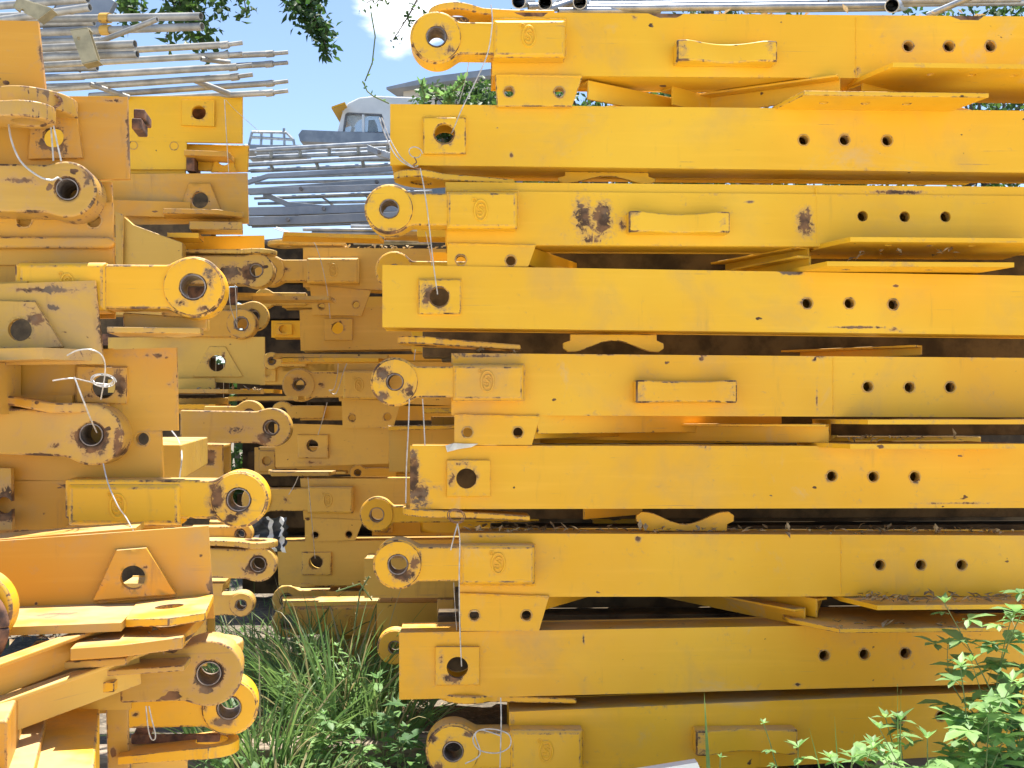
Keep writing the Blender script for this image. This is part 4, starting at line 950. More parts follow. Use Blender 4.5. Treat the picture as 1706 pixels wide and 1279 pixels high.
PL = [
    ('top silver pipe of the bundle, clamped near its open end', (-60, 34), (335, 27), 4.3, 3.9, 13, None, (.62,)),
    ('open-ended pipe just under the clamped top pipe', (-60, 59), (337, 44), 4.3, 3.9, 13, None, (.62,)),
    ('short silver pipe poking from under the tilted yellow tube bracket', (-60, 86), (225, 73), 4.0, 3.8, 13, None, ()),
    ('lower open-ended pipe passing behind the tilted tube bracket', (-60, 100), (229, 90), 4.0, 3.8, 12, None, ()),
    ('pin-ended pipe ending above the others left of centre', (60, 92), (381, 74), 4.3, 4.0, 11, (404, 71), ()),
    ('slightly sagging pin-ended pipe, second of the long rods', (-60, 116), (381, 91), 4.3, 4.0, 11, (404, 89), ()),
    ('highest of the longest pin-ended rods, reaching furthest right', (200, 101), (456, 89), 4.5, 4.2, 10, (480, 87), ()),
    ('pale pin-ended rod crossing over two darker rods', (-60, 138), (395, 111), 4.2, 3.95, 11, (420, 108), ()),
    ('second of the longest pin-ended rods', (150, 124), (455, 106), 4.5, 4.2, 10, (480, 104), ()),
    ('rod ending over the open sky just below the crossing pale rod', (-60, 158), (398, 127), 4.25, 4.0, 11, (421, 124), ()),
    ('third of the longest pin-ended rods, second from the bottom', (150, 159), (456, 138), 4.5, 4.2, 10, (480, 135), ()),
    ('lowest pin-ended rod resting on the clean square-padded chord', (60, 174), (456, 154), 4.4, 4.15, 10, (480, 151), ()),
    ('faded pipe crossing the very top left corner', (-60, 14), (146, -2), 4.2, 4.0, 13, None, ()),
    ('pipe with open end beside the khaki channel bracket', (-60, 42), (150, 12), 4.1, 3.95, 13, None, ()),
]
for (lb, a, b, Da, Db, d, pin, cl) in PL: pipe(lb, a, b, Da, Db, d, pin, clamps=cl)
pipe('slanting brace pipe joining the upper clamped pipes', (168, 68), (262, 32), 3.95, 3.85, 9)
pipe('short strut slanting down among the long rods', (325, 134), (382, 156), 4.05, 4.15, 9)
pipe('flattened strut at the left among the lower rods', (150, 140), (215, 162), 4.05, 4.15, 8)
pipe('small strut between the two upper rods', (335, 98), (382, 104), 4.0, 4.1, 8)
for k in range(9):
    pipe(f'pipe buried low in the bundle, {ords[k]} from the top', (-80, 30 + k * 15), (120 + (k * 37) % 60, 22 + k * 15), 4.6, 4.5, 12)
def bracket(label, pts, D, dep, mat='worn', hole=None):
    T = Thing('pipe_bracket', label, 'bracket', Frame(D, 0, px=100), pts[0][0], pts[0][1], 'brackets on the silver pipes', mat='khaki')
    T.poly('front_plate', pts, -0.004, 0.0, [hole] if hole else [], step=.03, bevel=.001)
    T.poly('rear_plate', [(x + 4, y) for x, y in pts], -dep, -dep + 0.004, step=.05, bevel=.001)
    P = T.P(pts, 0); mb = MB()
    for i, j in ((0, 1), (2, 3)):
        a, b = P[i], P[j]; mb.bar((a[0], dep / 2, a[1]), (b[0], dep / 2, b[1]), dep, 0.005)
    T.fin(mb, 'side_plate', bevel=.001)
bracket('tilted khaki tube bracket with a pin hole, hung across the pipes', [(117, 50), (146, 46), (163, 100), (137, 106)], 3.75, 0.05, hole=(131, 64, 3))
bracket('khaki channel bracket at the top left with one bright hole', [(22, 12), (30, -4), (86, 14), (62, 32)], 3.75, 0.05, hole=(37, 18, 3.5))
o = MB().box((-.12, 0, -.3), (.10, .04, .05)).build('grey_panel', M['galv_blue'], None, .004, loc=at(150, 0, 4.8)); o.rotation_euler = (0, .5, 0); tag(o, 'dark grey sheet panel standing behind the pipes at the top left', 'metal panel')

GLd = 'silver frames and pipes in the middle distance'
def fbar(label, pts, D, hpx, mat='galv_blue', bolts=(), name='steel_strip'):
    """flat steel strip following a line in the picture at distance D"""
    P = [at(x, y, D) for x, y in pts]; c = P[0].copy(); h = hpx * D / F; mb = MB(); vs = []; fs = []
    for p in P:
        q = p - c
        for dy, dz in ((0, h / 2), (0.03, h / 2), (0.03, -h / 2), (0, -h / 2)): vs.append((q.x, q.y + dy, q.z + dz))
    n = len(P)
    for i in range(n - 1):
        for k in range(4): fs.append((i * 4 + k, i * 4 + (k + 1) % 4, (i + 1) * 4 + (k + 1) % 4, (i + 1) * 4 + k))
    fs += [(3, 2, 1, 0), tuple((n - 1) * 4 + k for k in range(4))]
    o = bpy.data.objects.new(name, None); COL.objects.link(o); o.location = c; tag(o, label, 'steel strip', GLd)
    mb.add(vs, fs).build('strip', M[mat], o, .0014)
    for x, y in bolts:
        q = at(x, y, D) - c; MB().tube([q + Vector((0, .02, 0)), q + Vector((0, -.02, 0))], 3.2 * D / F, 10).build('bolt', M['steel'], o)
def ladder(label, a0, b0, a1, b1, D, dpx, rungs, pins=False):
    A = at(*a0, D); B2_ = at(*b0, D - .1); A1_ = at(*a1, D + .35); B1_ = at(*b1, D + .25); r = dpx / 2 * D / F; c = A.copy()
    o = bpy.data.objects.new('ladder_frame', None); COL.objects.link(o); o.location = c; tag(o, label, 'ladder frame', GLd)
    MB().pipe(A - c, B2_ - c, r).build('rail', M['galv'], o); MB().pipe(A1_ - c, B1_ - c, r).build('rail', M['galv'], o)
    if pins:
        for p, q in ((A, B2_), (A1_, B1_)):
            d = (p - q).normalized(); MB().tube([p - c, p - c + d * .1], r * .6, 10).build('pin', M['galv'], o)
    for k in range(rungs):
        q = (k + .5) / rungs
        MB().tube([A.lerp(B2_, q) - c, A1_.lerp(B1_, q) - c], r * .8, 8).build('rung', M['galv'], o)
ladder('uppermost silver ladder frame with pin ends, left of the right stack', (428, 250), (720, 234), (428, 262), (720, 250), 6.0, 8, 6, True)
ladder('second silver ladder frame, lying just under the uppermost one', (412, 274), (720, 258), (418, 284), (720, 272), 5.9, 8, 4, True)
ladder('low silver frame whose thin rails run under the right stack', (424, 330), (720, 318), (470, 350), (720, 345), 6.1, 5, 4)
fbar('curved dark strip starting at the orange chord corner', [(412, 303), (446, 292), (660, 280)], 5.7, 7)
fbar('upper long blue-grey strip of the frame pile', [(412, 318), (720, 296)], 5.75, 9, bolts=[(628, 303)])
fbar('broad bolted blue-grey strip with one dark bolt', [(414, 318), (720, 309)], 5.6, 10, bolts=[(502, 315)])
fbar('strip sagging from the left into the frame pile', [(438, 322), (480, 340), (540, 346), (720, 344)], 5.65, 9)
fbar('wide lower strip with two bolts beside the yellow eye', [(412, 352), (500, 350), (720, 343)], 5.6, 14, bolts=[(540, 348), (640, 346)])
fbar('lowest blue-grey strip of the frame pile', [(412, 368), (500, 366), (720, 357)], 5.55, 14, bolts=[(480, 366)])
fbar('short angle end with a bolt beside the topmost square-ended panel', [(612, 246), (632, 254), (680, 268)], 5.5, 11, mat='galv', bolts=[(632, 254)])
for k, (x0, y0, y1) in enumerate(((505, 382, 384), (520, 388, 390), (500, 394, 394), (560, 398, 396), (515, 401, 401), (590, 405, 405), (585, 377, 378))):
    pipe(f'thin shiny pipe bundled above the middle stack, {ords[k]} in the bundle', (x0, y0), (720, y1), 5.3, 5.2, 6, mat='galv', group='thin shiny pipes above the middle stack')
for k, (x0, y0, x1, y1) in enumerate(((425, 255, 720, 243), (440, 270, 720, 262), (430, 282, 720, 273), (420, 296, 720, 287), (425, 305, 720, 297), (450, 330, 720, 322), (430, 339, 720, 334), (440, 358, 720, 352), (420, 377, 720, 369))):
    pipe(f'thin rail deep inside the silver frame pile, {ords[k]} from the top', (x0, y0), (x1, y1), 6.3, 6.2, 5, mat='galv', group='rails inside the frame pile')
fbar('dark edge strip under the silver frames, beside the orange plates', [(430, 402), (475, 398), (520, 401)], 5.2, 5, bolts=[(444, 404)])
# pipes lying on top of the right stack
GR = 'grey pipes lying on top of the right stack'
for k, (x0, y0, x1, y1, Da, Db, d) in enumerate(((880, 12, 1500, 4, 3.7, 3.9, 14), (960, 14, 1486, 9, 3.55, 3.6, 12), (1120, 8, 1800, 2, 3.9, 4.0, 13), (930, 18, 1100, 17, 3.5, 3.6, 10),
                                             (1240, 17, 1500, 14, 3.6, 3.6, 9), (905, 4, 1300, 2, 4.0, 4.0, 12), (1380, 3, 1700, -3, 3.8, 3.8, 13), (1545, 26, 1625, -8, 3.6, 3.5, 11), (890, 24, 990, -10, 3.5, 3.6, 12))):
    pipe(['grey pipe with its end beyond the topmost eye arm', 'front grey pipe ending in an open mouth near two round ends', 'long back pipe running off to the right', 'short low pipe above the emblem pad', 'thin low pipe on the right part of the top chord',
          'pipe lying furthest back in the pile', 'pipe raised above the others at the right', 'single pipe slanting up to the right', 'pipe slanting up near the topmost eye arm'][k], (x0, y0), (x1, y1), Da, Db, d, mat='galv', group=GR)
for k, (x, y) in enumerate(((864, 2), (908, 4), (966, 3), (1486, 9))):
    A = at(x, y, 3.45); o = MB().pipe(A - A, at(x + 20, y, 4.9) - A, 12 * 3.45 / F).build('pipe_end', M['galv'], None, loc=A)
    tag(o, ['open pipe end nearest the topmost eye, facing the viewer', 'second open pipe end facing the viewer', 'third open pipe end facing the viewer', 'lone open pipe mouth at the right end of the front pipe'][k], 'pipe', GR)

# ------------------------------------------------------------------ wires
def wire(label, pts, r=0.0018, mat='wire', name='tie_wire'):
    """pts = (picture x, picture y, distance)"""
    P = [at(*p) for p in pts]; c = P[0].copy(); Q = []
    n = len(P)
    for i in range(n - 1):
        p0 = P[max(0, i - 1)]; p1 = P[i]; p2 = P[i + 1]; p3 = P[min(n - 1, i + 2)]
        for k in range(5):
            t = k / 5
            Q.append(0.5 * ((2 * p1) + (p2 - p0) * t + (2 * p0 - 5 * p1 + 4 * p2 - p3) * t * t + (3 * p1 - p0 - 3 * p2 + p3) * t ** 3) - c)
    Q.append(P[-1] - c)
    o = MB().tube(Q, r, 6).build(name, M[mat], None, loc=c); tag(o, label, 'wire', 'tie wires on the stacks'); return o
def ring(label, x, y, D, rx, ry, mat='wire', turns=2, r=0.0014):
    return wire(label, [(x + (rx + k * .3) * cos(k * pi / 5), y + (ry + k * .2) * sin(k * pi / 5 + .2), D + .003 * (k % 3)) for k in range(turns * 10 + 1)], r, mat)
D0 = 3.02
wire('wire looped over the topmost eye arm and tied down to the square pin hole below', [(818, 8, D0), (820, 40, 3.0), (812, 90, D0), (790, 140, D0), (770, 180, D0), (756, 214, 3.06), (752, 222, 3.12)])
wire('thin second strand behind the topmost eye arm', [(782, 98, 3.12), (775, 135, 3.12), (764, 172, 3.11)], .001)
wire('doubled wire from the white cab side down to the twisted loop', [(632, 196, 3.06), (642, 225, 3.05), (660, 260, 3.04), (684, 277, 3.03), (696, 276, 3.0)])
wire('partner strand of the doubled wire, slightly inside it', [(636, 196, 3.06), (650, 232, 3.05), (668, 262, 3.04), (690, 279, 3.02)])
ring('twisted wire loop standing above the second eye arm', 692, 254, 2.99, 9, 8, turns=1)
wire('wire stem under the twisted loop', [(690, 262, 2.99), (694, 270, 2.99), (688, 276, 2.99), (700, 282, 2.99)], mat='rustwire')
wire('long wire from the twisted loop over the second eye arm into the sooty pin hole', [(700, 280, 2.99), (706, 310, 2.99), (712, 350, 2.99), (716, 385, 3.02), (722, 440, 3.02), (729, 490, 3.05)])
wire('faint strand beside the long wire, behind the second eye arm', [(709, 386, 3.1), (716, 420, 3.1), (720, 445, 3.1)], .001)
wire('left strand below the scraped middle eye, reaching the lower corner', [(682, 664, D0), (680, 720, D0), (677, 780, D0), (676, 838, D0)])
wire('right strand below the scraped middle eye', [(704, 664, 3.06), (706, 700, 3.06), (708, 742, 3.06)])
wire('pair of thin wires inside the gap above the scraped middle eye', [(692, 582, 3.1), (690, 600, 3.1)], .001)
ring('coiled wire ring on the flat bar above the leafy eye panel', 760, 860, 2.98, 10, 9, mat='rustwire', turns=2)
wire('straight wire from the coiled ring down to the worn square pin hole', [(762, 872, 2.98), (766, 900, 2.98), (765, 960, 2.98), (766, 1040, 3.02), (769, 1110, 3.06)])
wire('short forked wire tail under the coiled ring', [(762, 874, 2.98), (756, 895, 2.97), (751, 916, 2.98)])
wire('thin wire behind, left of the lowest gusset', [(756, 970, 3.12), (758, 1010, 3.12), (761, 1050, 3.12)], .001)
wire('wire hanging from the lowest square-ended panel across the coil', [(834, 1162, 2.99), (835, 1200, 2.98), (833, 1279, 2.98)])
wire('loose loop of wire on the lowest eye arm', [(835, 1226, 2.97), (800, 1216, 2.97), (788, 1232, 2.97), (800, 1250, 2.97), (830, 1254, 2.97), (850, 1242, 2.97), (846, 1222, 2.97), (815, 1214, 2.97), (792, 1222, 2.97), (800, 1256, 2.97), (775, 1272, 2.97)], mat='wire')
wire('curved thick wire hooked through the eye at the upper left', [(14, 196, 2.15), (18, 230, 2.12), (34, 268, 2.12), (62, 292, 2.12), (84, 300, 2.13), (97, 296, 2.14), (103, 302, 2.16), (94, 306, 2.2)], .0020)
wire('pair of thin wires dropping in front of the dark pin hole at the upper left', [(82, 180, 2.16), (86, 225, 2.16), (89, 268, 2.16)])
wire('slanted thin wire crossing the dark pin hole at the upper left', [(84, 182, 2.15), (93, 228, 2.15), (102, 268, 2.15)])
ring('rusty wire knot at the corner of the big orange box chord', 90, 168, 2.15, 8, 7, mat='rustwire', turns=2, r=.002)
wire('wire pulled tight from the knotted pad hole to the bent eye', [(124, 628, 2.05), (140, 670, 2.05), (152, 700, 2.1), (161, 720, 2.16)], .0016)
wire('wire sagging across the rust-scraped square pad', [(88, 634, 2.05), (120, 630, 2.05), (150, 636, 2.1), (180, 640, 2.12), (190, 632, 2.12)], .0014)
wire('wire arch over the scuffed flat bar', [(112, 592, 2.06), (128, 584, 2.05), (150, 582, 2.05), (168, 590, 2.06), (175, 606, 2.08), (174, 630, 2.1), (168, 665, 2.14)], .0014)
ring('crumpled wire knot on the rust-scraped square pad', 172, 634, 2.1, 16, 8, turns=2, r=.0013)
wire('dangling wire from the bent eye down across the emblem', [(172, 772, 2.12), (180, 805, 2.1), (196, 842, 2.08), (210, 862, 2.08), (222, 884, 2.0)], .0014)
wire('thin wire hanging from the silver rods to the orange chord', [(374, 166, 3.9), (377, 220, 3.95), (381, 286, 4.05)])
wire('loose wire trailing from the rods towards the railing', [(376, 166, 3.9), (395, 186, 4.0), (440, 226, 4.4)], .0008)
wire('wire across the top middle-stack emblem down to the bolted pad', [(460, 378, 4.7), (500, 394, 4.7), (522, 402, 4.7), (536, 440, 4.72), (546, 490, 4.78), (550, 530, 4.82)])
wire('second strand curving over the topmost middle-stack panel', [(455, 380, 4.75), (490, 392, 4.72), (522, 403, 4.7)])
wire('wire twisted round the arm beside the blank round eye', [(564, 590, 4.7), (562, 625, 4.7), (556, 648, 4.7), (548, 650, 4.7), (560, 655, 4.7), (572, 620, 4.7), (580, 600, 4.7)])
wire('wire from the blank eye arm to the small rusty pad', [(545, 670, 4.75), (540, 690, 4.75), (530, 724, 4.8)])
wire('wire dropping across the shaded emblem into the low pad hole', [(513, 795, 4.7), (518, 850, 4.75), (525, 930, 4.85)])
wire('bright short wire left of the shaded emblem', [(500, 785, 4.6), (492, 805, 4.6), (481, 824, 4.6)])
wire('double wires hanging beside the longest eye arm, to the small round orange eye', [(382, 478, 3.9), (384, 510, 3.95), (394, 540, 4.05)])
wire('second of the wires to the small round orange eye', [(392, 475, 3.9), (394, 510, 3.95), (395, 545, 4.05)])
wire('hairpin of bright wire below the dusty scratched eye', [(243, 1176, 1.85), (247, 1215, 1.85), (253, 1232, 1.85), (259, 1226, 1.85), (252, 1195, 1.85), (248, 1176, 1.85)], .0012)
wire('wire bent over the leaf-littered box chord', [(285, 716, 2.75), (298, 735, 2.6), (303, 760, 2.48), (299, 796, 2.48)])

from mathutils import noise as mn
# scraps
T = Thing('paper_scrap', 'crumpled whitish paper scrap on the top edge of the rusty-ended panel', 'paper', FR, 742, 752, mat='paper')
mb = MB(); P = [(742, 742), (756, 738), (775, 739), (797, 739), (785, 745), (764, 748), (745, 753)]
Q = T.P(P, 0.012); extrude(mb, slab2d(Q[::-1], [], .02), lambda a, b, q: (a, -(q + .006 * sin(a * 130) + .004 * sin(b * 300)), b), 0.002, 0.008); o = mb.build('sheet', M['paper'], T.root)
T = Thing('white_board', 'corner of a white board poking up at the bottom edge before the right stack', 'board', Frame(2.7, 4, px=1100), 1180, 1330, mat='white')
T.poly('board', [(1056, 1287), (1162, 1270), (1170, 1290), (1172, 1400), (1000, 1400)], -0.03, 0.0, mat='white'); 
T = Thing('rag', 'black and white crumpled plastic sheet behind the big scoured eye', 'plastic sheet', Frame(3.9, 0, px=440), 440, 920, mat='black')
mb = MB(); n = 14
vs = []; fs = []
for i in range(n):
    for j in range(n):
        u_, v_ = T.uv(400 + i * 6.0, 920 - j * 4.5)
        vs.append((u_ + .012 * mn.noise(Vector((i * .7, j * .7, 9))), .05 * mn.noise(Vector((i * .33, j * .33, 0))), v_ + .012 * mn.noise(Vector((i * .7, j * .7, 5)))))
for i in range(n - 1):
    for j in range(n - 1): fs.append((i * n + j, (i + 1) * n + j, (i + 1) * n + j + 1, i * n + j + 1))
mb.add(vs, fs, None); mb.mi = [0 if mn.noise(Vector((k_ * .05, 2, 7))) < .12 else 1 for k_ in range(len(mb.f))]; mb.build('sheet', [M['black'], M['white']], T.root, sharp=180)

# ------------------------------------------------------------------ far things
T = Thing('crane_cab', 'white crane operator cab with a side window and yellow sun visor, against the sky', 'crane cab', Frame(16, 0, px=620), 700, 226, mat='white')
fr = T.fr
shell = [(560, 226), (571, 185), (580, 172), (598, 163), (625, 160), (700, 163), (700, 226)]
win = [(571, 222), (575, 190), (579, 187), (636, 190), (638, 196), (640, 222)]
def ring_poly(T, name, outer, inner, w0, w1, mat):
    mb = MB(); O_ = T.P(outer, w1); I_ = T.P(inner, w1); pts = [Vector(p) for p in O_ + I_]
    a, b = len(O_), len(I_); ed = [(i, (i + 1) % a) for i in range(a)] + [(a + i, a + (i + 1) % b) for i in range(b)]
    V, E, Tt, _, _, _ = delaunay_2d_cdt(pts, ed, [], 0, 1e-5); tr = []
    for t in Tt:
        c = (sum(V[i].x for i in t) / 3, sum(V[i].y for i in t) / 3)
        if inside(c, O_) and not inside(c, I_):
            ar = (V[t[1]].x - V[t[0]].x) * (V[t[2]].y - V[t[0]].y) - (V[t[1]].y - V[t[0]].y) * (V[t[2]].x - V[t[0]].x)
            tr.append(tuple(t) if ar > 0 else (t[0], t[2], t[1]))
    es = {(t[k], t[(k + 1) % 3]) for t in tr for k in range(3)}; bd = [e for e in es if (e[1], e[0]) not in es]
    extrude(mb, ([(v.x, v.y) for v in V], tr, bd, [0] * len(V)), UVW, w0, w1)
    return mb.build(name, M[mat], T.root, .01)
ring_poly(T, 'body', shell, win, -0.06, 0.0, 'white'); ring_poly(T, 'far_side', shell, win, -0.95, -0.9, 'white')
mb = MB(); P = T.P(shell, 0)
for i in range(1, len(P) - 2): mb.bar((P[i][0], .475, P[i][1]), (P[i + 1][0], .475, P[i + 1][1]), .83, .05)
mb.build('roof', M['white'], T.root)
mb = MB(); a, b = P[0], P[1]; mb.bar((a[0] + .03, .03, a[1]), (b[0] + .03, .03, b[1]), .05, .05); mb.bar((a[0] + .03, .9, a[1]), (b[0] + .03, .9, b[1]), .05, .05); mb.build('front_post', M['white'], T.root)
T.poly('window', [(x, y) for x, y in win], -0.04, -0.03, mat='glass', bevel=0, ring=False)
ring_poly(T, 'window_frame', win, [(574, 219), (578, 192), (581, 190), (633, 193), (635, 198), (637, 219)], -.03, .006, 'steel')
T.poly('window_bar', [(603, 189), (607, 189), (607, 222), (603, 222)], -.05, 0.005, mat='white', bevel=0)
T.poly('seat', [(612, 226), (614, 200), (624, 199), (630, 226)], -.6, -.3, mat='steel')
T.flat('sun_visor', [(556, .2), (578, .2), (578, -.9), (556, -.9)], 187, 0.03, mat='golden', dz=.35)
mb = MB(); u0, v0 = T.uv(560, 232); u1, _ = T.uv(900, 232); mb.box((u0 - .1, -.1, v0 - .05), (u1, 1.2, v0 + .03)); T.fin(mb, 'deck', 'steel')
T = Thing('crane_carrier', 'dark crane body and handrail carrying the white cab', 'crane vehicle', Frame(16.3, 0, px=620), 620, 690, mat='steel')
zt = T.uv(620, 236)[1]; z0 = -T.root.location.z
mb = MB(); mb.box((T.uv(680, 0)[0], 0, zt - 2.6), (T.uv(1000, 0)[0], 1.6, zt)); T.fin(mb, 'body', 'galv_blue')
mb = MB(); mb.box((T.uv(420, 0)[0], 0, z0 + .6), (T.uv(1000, 0)[0], 2.4, zt - 2.6)); T.fin(mb, 'chassis', 'steel')
for x in (470, 580, 800, 900):
    u = T.uv(x, 0)[0]; MB().tube([(u, -.05, z0 + .55), (u, .35, z0 + .55)], .55, 24).build('wheel', M['black'], T.root)
T.poly('boom', [(497, 224), (503, 216), (650, 222), (700, 226), (700, 244), (500, 235)], .1, .5, mat='galv_blue')
mb = MB()
def rl(p, q, r=.022): a = T.uv(*p); b = T.uv(*q); mb.tube([(a[0], .3, a[1]), (b[0], .3, b[1])], r, 6)
for p, q in (((412, 211), (470, 212)), ((410, 220), (480, 224)), ((412, 211), (407, 232)), ((428, 211), (427, 236)), ((466, 205), (467, 240)), ((470, 212), (482, 224)), ((445, 212), (445, 236)), ((482, 224), (484, 236)), ((400, 234), (500, 238))): rl(p, q)
T.fin(mb, 'handrail', 'galv', bevel=0)
mb = MB(); mb.box((T.uv(400, 0)[0], .1, zt - .12), (T.uv(500, 0)[0], .9, zt - .02)); T.fin(mb, 'walkway', 'galv_blue')

T = Thing('apartment_building', 'cream apartment block with a dark flat roof, far behind the white cab', 'building', Frame(42, -18, px=740), 660, 690, mat='plaster')
zg = -T.root.location.z
def zz(y): return T.uv(740, y)[1]
x0_, x1_ = T.uv(672, 150)[0], T.uv(872, 150)[0]
mb = MB(); mb.box((x0_, 0, zg), (x1_, 9, zz(142))); T.fin(mb, 'wall', 'plaster')
mb = MB(); mb.add([(x0_ - .5, -.5, zz(146)), (x1_ + .5, -.5, zz(138)), (x1_ + .5, 9.5, zz(138)), (x0_ - .5, 9.5, zz(146)), (x0_ - .5, -.5, zz(142)), (x0_ + 1.5, -.5, zz(132)), (x1_ + .5, -.5, zz(128)), (x1_ + .5, 9.5, zz(128)), (x0_ + 1.5, 9.5, zz(132)), (x0_ - .5, 9.5, zz(142))],
             [(0, 1, 6, 5, 4), (3, 9, 8, 7, 2), (4, 5, 8, 9), (5, 6, 7, 8), (0, 4, 9, 3), (1, 2, 7, 6), (0, 3, 2, 1)]); T.fin(mb, 'roof', 'roof')
for r_ in range(4):
    for c_ in range(5):
        x = x0_ + .6 + c_ * .85; z = zz(160) - .6 - r_ * 3
        mb = MB(); mb.box((x, -.04, z - .7), (x + .45, .02, z + .5)); wnd = T.fin(mb, 'window', 'roof')

# ------------------------------------------------------------------ ground
def grid_mesh(name, xs, ys, fn, mat):
    n = len(ys); vs = [(x, y, fn(x, y)) for x in xs for y in ys]
    fs = [(i * n + j, (i + 1) * n + j, (i + 1) * n + j + 1, i * n + j + 1) for i in range(len(xs) - 1) for j in range(n - 1)]
    me = bpy.data.meshes.new(name); me.from_pydata(vs, [], fs); me.materials.append(mat); me.polygons.foreach_set('use_smooth', [True] * len(fs))
    o = bpy.data.objects.new(name, me); COL.objects.link(o); return o
m, t, b = nodes_of('soil')
n1 = noise(t, 3, 6, .6); n2 = noise(t, 26, 8, .7); n3 = noise(t, 90, 4, .6)
col = mixc(t, rng(t, n1, .35, .65), (0.10, 0.082, 0.06), (0.20, 0.165, 0.12)); col = mixc(t, rng(t, n2, .5, .62), col, (0.27, 0.22, 0.16)); col = mixc(t, rng(t, n3, .55, .62, 0, .6), col, (0.05, 0.04, 0.03))
t.links.new(col, b.inputs['Base Color']); b.inputs['Roughness'].default_value = .95
bu = N(t, 'ShaderNodeBump'); bu.inputs['Strength'].default_value = .8; bu.inputs['Distance'].default_value = .02; t.links.new(n2, bu.inputs['Height']); t.links.new(bu.outputs[0], b.inputs['Normal'])
def axis(a, b, c, d, fine, coarse):
    xs = []; x = a
    while x < d: xs.append(x); x += fine if b <= x <= c else coarse
    xs.append(d); return xs
from mathutils import noise as mn
gz = lambda x, y: (0.035 * mn.noise(Vector((x * 1.6, y * 1.6, 0))) + 0.018 * mn.noise(Vector((x * 6, y * 6, 3)))) * (1 if (x * x + (y - 3) ** 2) < 60 else 0)
g = grid_mesh('ground', axis(-300, -3, 3, 300, .06, 9), axis(-200, .5, 8, 420, .06, 9), gz, m); tag(g, kind='structure')

pv = simple('bounce_apron_pale', (0.42, 0.39, 0.34), (0.55, 0.51, 0.45), 2.5, .85, 0, .3)
o = grid_mesh('bounce_apron', [-30, -8, 0, 8, 30], [-30, -8, -2, 2.9], lambda x, y: .05, pv); tag(o, kind='structure')  # unseen pale apron added as a reflector to brighten the lower beams
# ------------------------------------------------------------------ plants
def leaf(mb, p, d, up, L, W, bend=.25, rows=3, mi=0, fold=.12):
    d = d.normalized(); sd_ = d.cross(up)
    if sd_.length < 1e-4: sd_ = d.orthogonal()
    sd_.normalize(); nrm = sd_.cross(d).normalized(); vs = []; fs = []
    for i in range(rows + 1):
        q = i / rows; c = p + d * L * q - nrm * bend * L * q * q; wv = W * sin(pi * min(1, max(0, q * .86 + .06))) ** .8 if i < rows else 0.0
        if i == 0: wv = W * .12
        vs += [c - sd_ * wv / 2 + nrm * fold * wv, c, c + sd_ * wv / 2 + nrm * fold * wv]
    for i in range(rows):
        a = i * 3; fs += [(a, a + 1, a + 4, a + 3), (a + 1, a + 2, a + 5, a + 4)]
    mb.add(vs, fs, None, mi)
def rv(a=1.0): return Vector((random.gauss(0, a), random.gauss(0, a), random.gauss(0, a)))
def blade(mb, p, h, lean, wd, droop, mi=0):
    n = 7; vs = []; fs = []; d = Vector((lean.x, lean.y, 1)).normalized(); sd_ = d.cross(Vector((0, 1, 0.1)) if abs(lean.x) > abs(lean.y) * .3 else Vector((random.uniform(-1, 1), random.uniform(-1, 1), 0))).normalized()
    tw = random.uniform(-.6, .6); sd_ = Matrix.Rotation(tw, 3, d) @ sd_
    for i in range(n + 1):
        q = i / n; c = p + d * h * q + Vector((lean.x, lean.y, 0)) * droop * q * q * h + Vector((0, 0, -1)) * droop * .55 * h * q ** 3
        w_ = wd * (1 - q ** 1.8) * (.5 + .5 * min(1, q * 4)); vs += [c - sd_ * w_ / 2, c + sd_ * w_ / 2]
    for i in range(n): fs.append((2 * i, 2 * i + 1, 2 * i + 3, 2 * i + 2))
    mb.add(vs, fs, None, mi)
def ground_xy(px, D): return Vector(((px - CX) / F * D, D, 0))
def tuft(label, px, D, n, h, spread, mats=('grass',), name='grass_tuft', cat='grass', droop=.8, wd=.008, dry=.12):
    base = ground_xy(px, D); base.z = gz(base.x, base.y) - .01; mb = MB()
    for i in range(n):
        a = random.uniform(0, 2 * pi); r = spread * sqrt(random.random()); p = Vector((cos(a) * r, sin(a) * r * .7, 0))
        hh = h * random.uniform(.45, 1.05); ln = Vector((cos(a), sin(a), 0)) * random.uniform(.1, .75)
        blade(mb, p, hh, ln, wd * random.uniform(.5, 1.5), random.uniform(.3, 1) * droop, 1 if random.random() < dry else 0)
    o = mb.build('grass_tuft' if name == 'grass_tuft' else name, [M[mats[0]], M['grass_dry']], None, loc=base); tag(o, label, cat, 'tufts of long grass in the gap'); return o
tl_ = [('tall grass clump in the middle of the gap, blades arching right', 560, 4.0, 150, .72, .14), ('dense grass clump at the left of the gap beside the yellow eye', 440, 3.6, 170, .52, .14), ('grass clump behind, under the small shaded eye', 430, 4.6, 130, .62, .2),
       ('grass clump in front of the middle-stack pad', 520, 4.3, 140, .70, .18), ('grass clump close to the lowest square-ended panel', 628, 3.8, 90, .62, .12), ('low grass clump nearest the viewer in the gap', 480, 3.35, 90, .30, .18),
       ('short grass clump by the timber sleeper', 395, 3.7, 80, .34, .14), ('grass clump shaded by the middle stack, at the back', 600, 4.5, 110, .62, .2)]
for lb, px, D, n, h, sp in tl_: tuft(lb, px, D, n, h, sp)
